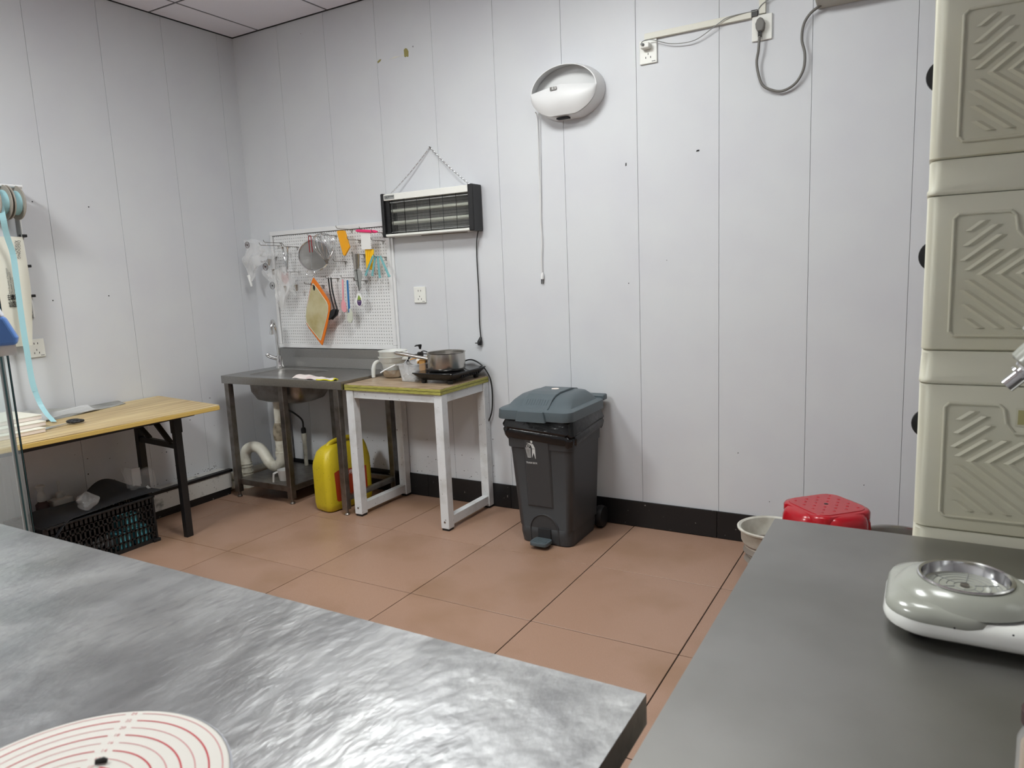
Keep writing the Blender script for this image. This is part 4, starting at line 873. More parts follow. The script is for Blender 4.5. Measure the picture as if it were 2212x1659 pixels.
# eggplant charm
t = thing('eggplant_charm', 'white edged tag with a purple eggplant print on a cord', 'charm', (1.03, YH, 1.21))
ex, ez = O(.975, 1.243)
ol = [(-.028, .010), (-.030, -.012), (-.024, -.030), (-.010, -.040), (.010, -.040), (.026, -.030), (.031, -.010), (.028, .012), (.014, .034), (.004, .042), (-.008, .042), (-.016, .032), (-.014, .020)]
tg = MB().prism([(ex+x, ez+z) for x, z in ol], YH-.006, YH+.006, 'xz').build('tag', 'whitesoft', t, bevel=.003)
MB().lathe([(0, -.0068), (.0195, -.0068), (.020, -.0055)], (ex+.006, YH, ez-.013), 24, 'y', ax=.9, ay=1.15).build('eggplant_print', 'purple', tg)
MB().prism([(ex-.008, ez+.004), (ex+.002, ez-.002), (ex+.008, ez+.003), (ex+.016, ez-.001), (ex+.022, ez+.008), (ex+.010, ez+.026), (ex+.004, ez+.030)], YH-.0074, YH-.0055, 'xz').build('cap_print', 'green', tg)
for dx in (0, .011): MB().lathe([(0, -.0074), (.0022, -.0074)], (ex+.001+dx, YH, ez-.008), 8, 'y').build('eye_print', 'whitesoft', tg)
a = O(.977, 1.348)
for s_ in (-1, 1): MB().tube(spline([(ex-.004, YH, ez+.042), (a[0]+s_*.006, YH, (a[1]+ez)/2+.02), (a[0]+.002, YH, a[1]+.008)], 4), .0012, 6).build('cord', 'whitesoft', t)
# spatulas
def spat(name, label, a, b_, hw, mat, head, hmat, y):
    A, B_ = O(*a), O(*b_); t = thing(name, label, 'spatula', (B_[0], y, B_[1]))
    MB().tube([(A[0], y, A[1]), (A[0], y, A[1]-.006), (B_[0], y, B_[1])], [.004, hw, hw], 10).build('handle', mat, t, smooth=True)
    H_ = [O(*q) for q in head]; MB().prism(H_, y-.0045, y+.0045, 'xz').build('head', hmat, t, bevel=.003); return t
spat('silicone_spatula', 'pink silicone spatula hanging on the pegboard', (.862, 1.376), (.853, 1.24), .0058, 'pink', ((.848, 1.250), (.857, 1.250), (.873, 1.225), (.875, 1.175), (.862, 1.166), (.845, 1.172), (.834, 1.19), (.836, 1.225)), 'pink', YH-.012)
spat('silicone_spatula', 'blue handled spatula with a clear blade behind the pink one', (.882, 1.370), (.878, 1.165), .0062, 'blue', ((.862, 1.19), (.892, 1.19), (.903, 1.165), (.902, 1.118), (.888, 1.098), (.868, 1.100), (.858, 1.12)), 'silicone', YH+.008)
hk(.925, 1.383, 'wire hook carrying the two silicone spatulas', .11)
# black turners
for k, (dx, lab) in enumerate(((0, 'black kitchen turner half hidden by the cutting board'), (.014, 'black kitchen ladle hanging right behind the turner'))):
    a, b_ = O(.726+dx*.7, 1.388), O(.742+dx, 1.20); y = YH+.004+.012*k
    t = thing('kitchen_turner', lab, 'utensil', (b_[0], y, b_[1]))
    MB().tube(spline([(a[0], y, a[1]), (a[0]+.003, y, a[1]-.07), (b_[0]-.004, y, b_[1]+.05), (b_[0]+.012, y, b_[1]-.01)], 5), .0045, 8).build('handle', 'black', t, smooth=True)
    MB().tube([(a[0], y, a[1]+.006), (a[0], y, a[1]-.05)], .003, 8).build('hang_end', 'steeldk', t, smooth=True)
    hh = [(b_[0]+.012, b_[1]-.008), (b_[0]+.024, b_[1]-.02), (b_[0]+.012, b_[1]-.05), (b_[0]-.035, b_[1]-.082), (b_[0]-.05, b_[1]-.07), (b_[0]-.02, b_[1]-.02)]
    MB().prism(hh, y-.006, y+.006, 'xz').build('head', 'black', t, bevel=.004)
a = O(.728, 1.388); hk(a[0]+.005, a[1]-.004, 'wire hook carrying the black turners')
hk(.548, 1.353, 'empty wire hook left of the cutting board', .05)
# pair of steel piping couplers hanging near the piping bags
a = O(.365, 1.604)
for k, dx in enumerate((-.022, .022)):
    t = thing('steel_piping_tip', 'slim steel piping rod, ' + ('left' if k == 0 else 'right') + ' one of the hanging pair', 'piping tip', (a[0]+dx, YH, a[1]-.15), group='pair of steel piping rods')
    MB().tube([(a[0]+dx*1.15, YH, a[1]), (a[0]+dx*.95, YH, a[1]-.018), (a[0]+dx*.8, YH, a[1]-.05), (a[0]+dx*.62, YH, a[1]-.058), (a[0]+dx*.4, YH, a[1]-.10), (a[0]+dx*.12+.001, YH, a[1]-.15)], [.013, .006, .005, .008, .0065, .005], 12).build('rod', 'chrome', t, smooth=True)
hk(a[0]+.028, a[1]-.0, 'wire hook carrying the steel piping rods', .11); hk(.306, 1.634, 'long empty wire hook at the top left of the pegboard', .14); hk(.276, 1.618, 'wire hook carrying the big piping bag', .15)
# clear piping bags
def pipbag(label, top, tip, wid, y, mat, seed, extra=()):
    rnd = random.Random(seed); T = Vector((top[0], y, top[1])); B_ = Vector((tip[0], y, tip[1])); ax = (B_-T); L_ = ax.length; ax.normalize()
    sd_ = Vector((ax.z, 0, -ax.x)); t = thing('piping_bag', label, 'piping bag', tuple(B_), group='clear piping bags')
    ph = [rnd.uniform(0, 6) for _ in range(6)]
    def f(u, v):
        a = 2*PI*u; r = wid*(1-v*.86)*(1+.16*math.sin(3*a+ph[0]+4*v)+.10*math.sin(7*a+ph[1]-5*v)+.07*math.sin(11*a+9*v+ph[3]))
        p = T+ax*(L_*v+.02*math.sin(2*a+ph[2])*(1-v))+sd_*(r*math.cos(a)+.018*math.sin(6*v+ph[4])) + Vector((0, 1, 0))*(r*.42*math.sin(a)+.012*math.sin(9*v+ph[5]))
        return (p.x, min(p.y, -.024), p.z)
    MB().grid(f, 30, 18).build('bag_film', mat, t, smooth=True); return t
def nozzle(p, q, parent, r=.011): MB().tube([p, q], [r, r*.5], 14).build('nozzle', 'pan', parent, smooth=True)
A = O(.18, 1.628); B_ = O(.055, 1.40)
t = pipbag('large clear piping bag with a brown roundel at the pegboard corner', (A[0]-.02, A[1]), (B_[0]-.01, B_[1]), .115, -.145, 'filmmilk', 3)
def roundel(c, r, parent, mat='brownlogo'):
    for rr, w_ in ((r, .0035), (r*.62, .003)):
        MB().tube([(c[0]+rr*math.cos(2*PI*k/24), c[1], c[2]+rr*math.sin(2*PI*k/24)) for k in range(25)], w_/2, 5).build('printed_roundel', mat, parent)
    MB().lathe([(0, -.0004), (r*.35, -.0004)], c, 14, 'y').build('printed_roundel', mat, parent)
roundel((.185, -.20, 1.625), .020, t)
MB().tube([(B_[0]-.012, -.145, B_[1]+.03), (B_[0]+.006, -.145, B_[1]-.045)], [.012, .007], 12).build('white_tip', 'whitesoft', t, smooth=True)
A = O(.262, 1.60); B_ = O(.245, 1.42)
t2 = pipbag('clear piping bag with two steel nozzles hanging beside the big one', (A[0], A[1]), (B_[0]-.012, B_[1]-.02), .075, -.125, 'film', 8)
nozzle((.300, -.13, 1.530), (.292, -.13, 1.488), t2, .014); nozzle((.316, -.12, 1.462), (.316, -.12, 1.424), t2, .011); roundel((.325, -.19, 1.478), .022, t2)
text(None, 'Soy R.T.', .018, (.318, -.192, 1.512), ((1, 0, 0), (0, 0, 1)), 'lettering', 'brownlogo', t2)
A = O(.36, 1.455); B_ = O(.315, 1.19)
t3 = pipbag('clear piping bag hanging lowest beside the cutting board', (A[0]-.045, A[1]), (B_[0], B_[1]), .110, -.12, 'filmmilk', 21)
roundel((.360, -.178, 1.355), .022, t3, 'darkgrey')
A = O(.40, 1.445); B_ = O(.405, 1.28)
t4 = pipbag('clear piping bag with pink print and steel nozzles next to the sieve', (A[0], A[1]), (B_[0], B_[1]), .065, -.105, 'film', 33)
nozzle((.423, -.13, 1.350), (.424, -.13, 1.312), t4, .011); nozzle((.494, -.10, 1.355), (.496, -.10, 1.314), t4, .013)
MB().grid(lambda u, v: (.42+.065*u, -.152-.006*math.sin(6*u), 1.37+.06*v+.01*math.sin(9*u)), 8, 6).build('pink_print', MT['pinkfilm'] if 'pinkfilm' in MT else film('pink_film', (.55, .22, .22, 1), .25), t4, smooth=True)
hk(.445, 1.437, 'wire hook carrying the pink printed piping bag', .10); hk(.245, 1.545, 'wire hook carrying the nozzle piping bag', .12)

# ------------------------------------------------------------------ insect killer
t = thing('insect_killer', 'black and white electric insect killer hanging from a chain', 'insect killer', (1.57, -.05, 1.612))
ZX0, ZX1, ZZ0, ZZ1, ZD = 1.246, 1.895, 1.612, 1.862, -.098
for a, b_ in ((ZX0, ZX0+.022), (ZX1-.034, ZX1)):
    MB().box(a, b_, ZD-.004, -.006, ZZ0-.002, ZZ1+.002).build('end_cap', 'black', t, bevel=.006)
MB().loft([[(x, y, z) for y, z in ((ZD, ZZ1-.040), (ZD, ZZ1-.004), (ZD+.02, ZZ1), (-.010, ZZ1), (-.010, ZZ1-.040))] for x in (ZX0+.022, ZX1-.034)]).build('top_housing', 'socket', t, bevel=.003)
MB().loft([[(x, y, z) for y, z in ((ZD, ZZ0+.016), (ZD, ZZ0+.004), (ZD+.01, ZZ0), (-.010, ZZ0), (-.010, ZZ0+.012))] for x in (ZX0+.022, ZX1-.034)]).build('bottom_tray', 'socket', t, bevel=.002)
MB().box(ZX0+.022, ZX1-.034, -.014, -.010, ZZ0+.012, ZZ1-.04).build('back_plate', 'cablegrey', t)
MB().box(ZX0+.022, ZX0+.052, -.085, -.014, ZZ0+.018, ZZ1-.042).build('lamp_holder', 'black', t, bevel=.002)
for z in (1.692, 1.762):
    tb = MB().tube([(ZX0+.045, -.058, z), (ZX1-.036, -.058, z)], .0115, 16).build('uv_tube', 'tube', t, smooth=True)
    MB().lathe([(.015, 0), (.015, .006), (.012, .012)], (ZX0+.040, -.06, z), 14, 'x', caps=True).build('tube_socket', 'socket', tb)
fw_ = MB()
for k in range(58):
    x = ZX0+.058+k*(ZX1-ZX0-.10)/57; fw_.tube([(x, -.036, ZZ0+.022), (x, -.036, ZZ1-.046)], .0009, 4); fw_.tube([(x+.004, -.078, ZZ0+.022), (x+.004, -.078, ZZ1-.046)], .0007, 4)
tag(fw_.build('shock_grid', 'mesh', t), kind='stuff')
for z in (ZZ0+.026, ZZ1-.052): MB().box(ZX0+.055, ZX1-.036, -.082, -.034, z-.002, z+.002).build('grid_rail', 'mesh', t)
for k in range(6): x = ZX0+.082+k*.0905; MB().tube([(x, ZD+.002, ZZ0+.014), (x, ZD+.002, ZZ1-.036)], .0016, 6).build('guard_wire', 'black', t)
for k in range(12): z = ZZ0+.024+k*.0163; MB().tube([(ZX0+.022, ZD+.004, z), (ZX1-.034, ZD+.004, z)], .0008, 5).build('guard_wire', 'black', t)
lb = MB().box(ZX0+.028, ZX0+.103, ZD-.0009, ZD+.001, ZZ1-.034, ZZ1-.010).build('maker_label', 'midgrey', t)
text(None, 'GBJY', .017, (ZX0+.047, ZD-.0012, ZZ1-.022), ((1, 0, 0), (0, 0, 1)), 'lettering', 'ink', lb)
text(None, '电击灭蚊灯', .0085, (ZX0+.081, ZD-.0012, ZZ1-.0195), ((1, 0, 0), (0, 0, 1)), 'lettering', 'ink', lb)
MB().tube([(ZX1-.08, -.05, ZZ0-.003), (ZX1-.40, -.05, ZZ0-.003)], .003, 6).build('tray_wire', 'steeldk', t)
nail = (1.560, -.008, 2.103)
def chain(a, b_):
    A, B_ = Vector(a), Vector(b_); n_ = int((B_-A).length/.0135); d = (B_-A).normalized(); mb = MB()
    for k in range(n_):
        c = A+(B_-A)*(k+.5)/n_ - Vector((0, 0, .010*math.sin(PI*(k+.5)/n_))); s1 = d.cross(Vector((0, 1, 0))).normalized() if k % 2 else Vector((0, 1, 0))
        mb.tube([c+d*.0092*math.cos(q*PI/5)+s1*.0042*math.sin(q*PI/5) for q in range(11)], .0012, 5, caps=False)
    return mb
tag(chain((ZX0+.035, -.05, ZZ1), nail).build('chain', 'chrome', t, smooth=True)); chain((ZX1-.045, -.05, ZZ1), nail).build('chain', 'chrome', t, smooth=True)
MB().tube([(1.56, 0, 2.103), (1.56, -.014, 2.106)], .003, 8).build('nail', 'steeldk', t)
MB().tube(spline([(ZX1-.020, -.03, ZZ0), (ZX1-.044, -.012, 1.56), (ZX1-.051, -.010, 1.45), (ZX1-.049, -.011, 1.27), (ZX1-.054, -.010, 1.10), (ZX1-.051, -.010, 1.01)], 6), .0032, 8).build('power_cord', 'black', t, smooth=True)
MB().tube([(1.845, -.010, 1.012), (1.842, -.014, .998), (1.840, -.016, .985), (1.838, -.016, .966)], [.006, .010, .015, .012], 12).build('plug', 'black', t, smooth=True)
for s_ in (-1, 1): MB().tube([(1.832, -.016+s_*.005, .976), (1.812, -.018+s_*.005, .978)], .0025, 6).build('plug_pin', 'black', t)

# ------------------------------------------------------------------ oval wall lamp
t = thing('wall_trap_lamp', 'white oval wall lamp with open top hanging by a cord', 'wall lamp', (2.45, 0, 2.262))
lc = (2.448, 2.264); LA, LC = .198, .137
def sup(a, sa, sc):     # outline with a flattened foot
    x, z = math.cos(a)*sa, math.sin(a)*sc; return (x, max(z, -.93*sc))
def shell(f_in):
    N_ = 72; rings = []
    for y, k in ((-.001, 1.0), (-.018, 1.0), (-.045, .975), (-.068, .945), (-.078, .925)):
        rings.append([(lc[0]+sup(2*PI*i/N_, LA*k*f_in, LC*k*f_in)[0], y, lc[1]+sup(2*PI*i/N_, LA*k*f_in, LC*k*f_in)[1]) for i in range(N_)])
    return rings
ro, ri = shell(1.0), shell(.972)
MB().loft(ro+ri[::-1], caps=False).build('lamp_shell', 'lampw', t, smooth=True)
def pouch(u, v):     # bulging front that covers the lower part; upper edge is a shallow curve
    xk = -1+2*u; x = xk*LA*.925; zl = -LC*.925*math.sqrt(max(0, 1-xk*xk)); zl = max(zl, -.86*LC); zu = .022*(1-abs(xk)) + .004
    z = zl+(zu-zl)*v
    bul = .042*math.sqrt(max(0, 1-xk*xk))*math.sin(PI*(.10+.72*v))
    return (lc[0]+x, -.078-bul, lc[1]+z)
MB().grid(pouch, 48, 16).build('front_cover', 'lampw', t, smooth=True, solid=.003)
MB().prism([(lc[0]+LA*.97*math.cos(2*PI*k/48), lc[1]+max(-.9*LC, LC*.97*math.sin(2*PI*k/48))) for k in range(48)], -.006, -.001, 'xz').build('back_plate', 'lampw', t)
MB().box(lc[0]-.045, lc[0]+.02, -.07, -.04, lc[1]-LC*.93-.004, lc[1]-LC*.93+.002).build('vent', 'gap', t)
lb = MB().box(lc[0]-.053, lc[0]-.016, -.118, -.1165, lc[1]-.0, lc[1]+.016).build('maker_label', 'inkgrey', t)
text(None, '金龙', .014, (lc[0]-.030, -.1183, lc[1]+.008), ((1, 0, 0), (0, 0, 1)), 'lettering', 'whitesoft', lb)
MB().tube(spline([(2.262, -.03, 2.196), (2.262, -.010, 2.16), (2.264, -.014, 1.95), (2.263, -.014, 1.75), (2.262, -.014, 1.62), (2.265, -.014, 1.53), (2.259, -.014, 1.45), (2.258, -.012, 1.36)], 6), .0028, 8).build('cord', 'white', t, smooth=True)
MB().tube(spline([(2.280, -.03, 2.185), (2.276, -.010, 2.14), (2.272, -.012, 1.95), (2.267, -.012, 1.75), (2.264, -.012, 1.62), (2.267, -.012, 1.53), (2.261, -.012, 1.45), (2.260, -.010, 1.36)], 6), .0020, 8).build('cord', 'white', t, smooth=True)
MB().tube([(2.259, -.008, 1.366), (2.259, -.009, 1.352), (2.258, -.009, 1.330)], [.005, .010, .009], 10).build('plug', 'white', t, smooth=True)
for s_ in (-1, 1): MB().box(2.258+s_*.005-.0025, 2.258+s_*.005+.0025, -.010, -.008, 1.304, 1.332).build('plug_pin', 'darkgrey', t)

# ------------------------------------------------------------------ sockets, trunking, cables
def socket(label, x, z, h=.096, wall='back', slots=True, w=.086):
    if wall == 'back': P = lambda a, d, c: (x+a, -d, z+c)
    else: P = lambda a, d, c: (d, x+a, z+c)
    t = thing('wall_socket', label, 'socket', P(0, 0, -h/2), group='wall sockets')
    def bx(mb, a0, a1, c0, c1, d0, d1):
        A, B_ = P(a0, d0, c0), P(a1, d1, c1); return mb.box(min(A[0], B_[0]), max(A[0], B_[0]), min(A[1], B_[1]), max(A[1], B_[1]), min(A[2], B_[2]), max(A[2], B_[2]))
    bx(MB(), -w/2, w/2, -h/2, h/2, .0, .011).build('plate', 'socket', t, bevel=.003)
    if slots:
        for a, c, sw, sh in ((-.009, .024, .0016, .005), (.009, .024, .0016, .005), (0, -.010, .0014, .0045), (-.012, -.026, .0016, .0045), (.012, -.026, .0016, .0045)):
            bx(MB(), a-sw, a+sw, c-sh, c+sh, .0105, .0116).build('slot', 'gap', t)
        bx(MB(), .018, .036, -h/2+.007, -h/2+.010, .0108, .0114).build('print', 'inkgrey', t)
    return t
socket('white wall socket between the pegboard and the insect killer plug', 1.424, 1.264)
socket('white wall socket with a small white adapter plugged in', 2.872, 2.388, h=.108)
socket('white wall socket with a grey plug in it', 3.396, 2.396, h=.108, slots=False)
socket('white wall socket on the left wall under the paper bag', -1.492, 1.087, wall='left')
t = thing('usb_adapter', 'small white plug adapter in the socket left of the trunking', 'adapter', (2.862, -.03, 2.41))
MB().box(2.845, 2.888, -.048, -.0118, 2.398, 2.422).build('adapter_body', 'socket', t, bevel=.004)
MB().tube([(2.862, -.046, 2.412), (2.856, -.060, 2.414)], .0065, 10).build('usb_plug', 'midgrey', t, smooth=True)
MB().tube(spline([(2.856, -.060, 2.414), (2.862, -.05, 2.428), (2.90, -.03, 2.432), (2.99, -.022, 2.400), (3.10, -.022, 2.395), (3.20, -.026, 2.440), (3.25, -.026, 2.462), (3.33, -.018, 2.468), (3.375, -.018, 2.468), (3.40, -.020, 2.49), (3.47, -.016, 2.53), (3.55, -.012, 2.62), (3.57, -.010, 2.80), (3.57, -.010, 2.98)], 7), .0022, 6).build('thin_wire', 'midgrey', t, smooth=True)
t = thing('cable_trunking', 'white cable trunking running to the upper wall sockets', 'trunking', (3.1, 0, 2.45))
MB().box(2.856, 3.352, -.018, 0, 2.442, 2.470).build('trunking_run', 'trunk', t, bevel=.002)
MB().box(3.384, 3.412, -.018, 0, 2.452, CEIL_Z-.006).build('trunking_riser', 'trunk', t, bevel=.002)
MB().box(3.350, 3.378, -.017, 0, 2.446, 2.474).build('trunking_joint', 'darkgrey', t, bevel=.001)
MB().box(2.858, 2.874, -.016, 0, 2.440, 2.452).build('trunking_end', 'trunk', t)
t = thing('wall_heater', 'beige wall mounted air unit at the top edge', 'air unit', (4.0, 0, 2.425))
AX0, AX1, AZ0 = 3.622, 4.42, 2.424
MB().loft([[(x, y, z) for y, z in ((-.001, AZ0), (-.075, AZ0+.012), (-.155, AZ0+.05), (-.185, AZ0+.12), (-.18, AZ0+.27), (-.001, AZ0+.29))] for x in (AX0, AX1)]).build('casing', 'acbody', t, bevel=.006)
sl = MB().add([(x, y, z) for x, (y, z) in ((AX0+.04, (-.088, AZ0+.0165)), (AX1-.04, (-.088, AZ0+.0165)), (AX1-.04, (-.145, AZ0+.0435)), (AX0+.04, (-.145, AZ0+.0435)))], [(0, 1, 2, 3)]).build('outlet_slot', 'gap', t)
for k in range(3): MB().bar((AX0+.04, -.098-.018*k, AZ0+.0195+.0086*k), (AX1-.04, -.098-.018*k, AZ0+.0195+.0086*k), .003, .006).build('louvre', 'acbody', sl)
t = thing('power_cable', 'thick grey power cable looping from the grey plug to the air unit', 'cable', (3.39, -.03, 2.36))
MB().tube(spline([(3.39, -.032, 2.355), (3.386, -.030, 2.30), (3.378, -.024, 2.24), (3.40, -.020, 2.155), (3.445, -.018, 2.122), (3.49, -.018, 2.113), (3.54, -.020, 2.135), (3.572, -.022, 2.185), (3.578, -.024, 2.25), (3.565, -.024, 2.31), (3.572, -.026, 2.37), (3.60, -.028, 2.41), (3.64, -.03, 2.432)], 7), .0058, 10).build('cable', 'cablegrey', t, smooth=True)
pl_ = [(-.018, .012), (-.020, .03), (-.012, .048), (0, .056), (.012, .048), (.020, .03), (.018, .012), (.010, -.004), (-.010, -.004)]
MB().prism([(3.392+x, 2.378+z) for x, z in pl_], -.040, -.0118, 'xz').build('plug', 'cablegrey', t, bevel=.005)
for k in range(4): MB().box(3.383, 3.399, -.036, -.022, 2.352+.006*k, 2.356+.006*k).build('strain_relief', 'darkgrey', t, bevel=.001)

# ------------------------------------------------------------------ folding table at the left wall
t = thing('folding_table', 'pale wood topped folding table with black legs at the left wall', 'table', (.35, -1.65, 0))
FZ_ = .72
quad = [(.716, -.950), (.700, -.942), (.020, -.838), (.012, -.846), (.012, -2.42), (.612, -2.42)]
MB().prism(quad, FZ_-.004, FZ_, 'xy').build('table_top', 'oak', t)
MB().prism([(x+(.0012 if x > .3 else 0), y+.0012) for x, y in quad], FZ_-.026, FZ_-.0035, 'xy').build('edge_band', 'oakedge', t, bevel=.003)
fx0, fx1 = .15, .561
MB().box(fx1-.005, fx1+.03, -2.30, -1.02, FZ_-.052, FZ_-.026).build('frame_rail', 'blackmetal', t)
MB().box(fx0-.02, fx0+.01, -2.30, -1.02, FZ_-.052, FZ_-.026).build('frame_rail', 'blackmetal', t)
MB().box(fx0-.02, fx1+.03, -1.05, -1.02, FZ_-.052, FZ_-.026).build('frame_rail', 'blackmetal', t)
for yl, yb in ((-1.118, -1.075), (-2.22, -2.18)):
    for x, y in ((fx1, yl), (fx0, yb)):
        lp = MB().box(x-.016, x+.016, y-.020, y+.020, .0, FZ_-.03).build('leg', 'blackmetal', t, bevel=.002)
        MB().box(x-.019, x+.019, y-.023, y+.023, FZ_-.13, FZ_-.03).build('leg_sleeve', 'blackmetal', lp)
    MB().bar((fx1, yl, .515), (fx0, yb, .515), .022, .032).build('cross_bar', 'blackmetal', t)
    MB().bar((fx0+.11, yb-.005, FZ_-.04), (fx1-.06, yl-.0, .525), .012, .030, (0, 1, 0)).build('brace', 'blackmetal', t)
    MB().bar((fx0+.012, yb-.008, FZ_-.12), (fx0+.11, yb-.008, .53), .012, .026, (0, 1, 0)).build('brace', 'blackmetal', t)
    MB().bar((fx0+.015, yb-.006, FZ_-.085), (fx0+.19, yl-.0, FZ_-.10), .010, .022, (0, 1, 0)).build('brace', 'blackmetal', t)
# film sheets
def film_sheet(u, v):
    x = .030+.165*v*(1-.55*u)+.012*math.sin(4*u); y = -1.70+.60*u; wall = (1-v)**3
    return (x, y, FZ_+.004+.045*wall*(1-.8*u)+.007*math.sin(7*u+3*v)*(1-v)+.004*v*math.sin(13*u))
tag(MB().grid(film_sheet, 30, 14).build('film_sheets', 'sheet', smooth=True, solid=.004), 'grey translucent film sheets lying along the wall on the folding table', 'sheets')
def film_sheet2(u, v): return (.065+.16*v*(1-.4*u), -1.72+.42*u, FZ_+.012+.008*math.sin(5*u+2*v)**2+.012*(1-v)**2)
tag(MB().grid(film_sheet2, 20, 8).build('film_sheets', 'filmmilk', smooth=True, solid=.002), 'pale clear film curling over the grey sheets on the folding table', 'sheets')
# flat boxes
for k, (x1, y1, z0, sk_) in enumerate(((.475, -1.735, 0, .0), (.425, -1.705, .023, .02), (.355, -1.685, .046, -.01))):
    lab = ['lowest flat white box of the pile on the folding table', 'middle flat white box of the pile on the folding table', 'top flat white box of the pile on the folding table'][k]
    t = thing('flat_box', lab, 'box', (x1-.15, y1-.2, FZ_+z0+.001), group='flat white boxes on the folding table')
    MB().box(x1-.29, x1, y1-.42, y1, FZ_+z0+.001, FZ_+z0+.019).build('tray', 'boxpink', t, bevel=.0015)
    MB().box(x1-.292, x1+.002, y1-.422, y1+.002, FZ_+z0+.0185, FZ_+z0+.0225).build('lid', 'paper', t, bevel=.001)
# scissors
t = thing('scissors', 'scissors with black handles on the folding table', 'scissors', (.40, -1.57, FZ_))
for s_ in (-1, 1):
    MB().tube([(.395+.022*math.cos(2*PI*k/20)+s_*.019, -1.552+.026*math.sin(2*PI*k/20), FZ_+.012) for k in range(21)], .0065, 8).build('handle', 'black', t, smooth=True)
MB().bar((.395, -1.58, FZ_+.008), (.425, -1.72, FZ_+.005), .012, .002).build('blade', 'chrome', t); MB().bar((.398, -1.58, FZ_+.010), (.412, -1.72, FZ_+.007), .012, .002).build('blade', 'chrome', t)

# ------------------------------------------------------------------ wall rack with ribbon, paper bag
t = thing('wall_rack', 'white metal wall rack with black clips at the left edge', 'rack', (.02, -1.7, 1.24))
def rky(z): return -1.487+(z-1.58)*-.004
MB().box(.0005, .016, -1.500, -1.478, 1.245, 1.922).build('upright', 'white', t, bevel=.002)
MB().box(.002, .040, -1.501, -1.497, 1.245, 1.922).build('upright_web', 'midgrey', t)
MB().box(.0005, .016, -2.02, -1.998, 1.245, 1.922).build('upright', 'white', t, bevel=.002)
for z in (1.268, 1.905): MB().tube([(.030 if z < 1.5 else .10, -2.02, z), (.030 if z < 1.5 else .10, -1.498, z)], .008, 10).build('cross_rod', 'white', t, smooth=True)
for y in (-1.499, -2.0): MB().bar((.01, y, 1.905), (.105, y, 1.905), .010, .018).build('rod_bracket', 'white', t)
for z in (1.667, 1.513, 1.360): MB().box(.014, .036, -1.502, -1.470, z-.007, z+.007).build('clip', 'black', t, bevel=.002)
def ribbon_roll(y0, y1, label, w):
    t = thing('ribbon_roll', label, 'ribbon roll', (.10, (y0+y1)/2, 1.82))
    MB().lathe([(.060, y0-y1), (.060, 0)], (.10, y1, 1.823), 40, 'y').build('ribbon', 'ribbon', t, smooth=True)
    for y in (y0, y1): MB().lathe([(.012, -.0025), (.083, -.0025), (.084, 0), (.083, .0025), (.012, .0025), (.012, -.0025)], (.10, y, 1.823), 40, 'y').build('flange', 'spool', t, smooth=True)
    MB().lathe([(.014, y0-y1), (.014, 0)], (.10, y1, 1.823), 16, 'y').build('core', 'spool', t, smooth=True)
    MB().bar((.10, (y0+y1)/2, 1.838), (.10, (y0+y1)/2, 1.90), .004, .004).build('hanger', 'white', t)
ribbon_roll(-1.575, -1.530, 'ribbon roll with grey sides nearest the rack upright', 1)
ribbon_roll(-1.640, -1.590, 'ribbon roll with grey sides at the left edge of the frame', 1)
rp = spline([(.160, -1.635, 1.80), (.160, -1.632, 1.73), (.135, -1.615, 1.66), (.115, -1.590, 1.568), (.11, -1.588, 1.453), (.11, -1.590, 1.315), (.11, -1.590, 1.174), (.11, -1.588, 1.056), (.112, -1.585, .92), (.13, -1.575, .82), (.185, -1.578, .765), (.245, -1.588, .742), (.275, -1.592, .728)], 5)
rb = MB(); hw = .013
for i in range(len(rp)-1):
    a, b_ = rp[i], rp[i+1]; wv = Vector((.35, .94, 0))*hw
    if i > len(rp)-20: wv = Vector((.75, .66, 0))*hw
    rb.add([a-wv, a+wv, b_+wv, b_-wv], [(0, 1, 2, 3)])
bmx = rb.build('ribbon_tail', 'ribbon', smooth=True, solid=.0006); tag(bmx, 'pale blue ribbon trailing from the roll down to the folding table', 'ribbon')
t = thing('paper_bag', 'white paper bag printed with black lettering hanging on the wall rack', 'paper bag', (.06, -1.66, 1.107))
def bagf(u, v):
    z = 1.107+.553*v; y = -1.84+ (.338-.028*(1-v))*u + (.012*math.sin(PI*v)*u)
    return (.046+.010*math.sin(PI*v)+.004*u, y-.0, z)
MB().grid(bagf, 6, 12).build('bag_front', 'paper', t, smooth=True, solid=.002)
MB().loft([[(x, y, z) for x, y in ((.0405, -1.84), (.0405, -1.53), (.047, -1.527), (.047, -1.84))] for z in (1.107, 1.13)]).build('bag_bottom', 'paper', t)
MB().box(.038, .041, -1.84, -1.525, 1.107, 1.64).build('bag_back', 'paper', t)
U_ = (0, 0, 1); Rr = (0, 1, 0)
def btext(body, size, y, z, rot, mat='ink', xs=1.0, al='LEFT'): return text(None, body, size, (.0625, y, z), rot, 'lettering', mat, t, align=al, xs=xs)
up90 = ((0, 0, 1), (0, -1, 0)); dn90 = ((0, 0, -1), (0, 1, 0))
btext('熊猫', .034, -1.600, 1.306, up90, al='LEFT'); btext('时路', .034, -1.582, 1.306, up90, al='LEFT')
for k, ln in enumerate(('Find the power of happiness', 'The power of happiness', 'Dopamine is born')): btext(ln, .0112, -1.606+.011*k, 1.375, up90, 'inkgrey')
btext('KIWAO', .019, -1.541, 1.640, ((0, -.14, -1), (0, 1, -.14))); btext('DIGOONG', .019, -1.527, 1.642, ((0, -.14, -1), (0, 1, -.14)))

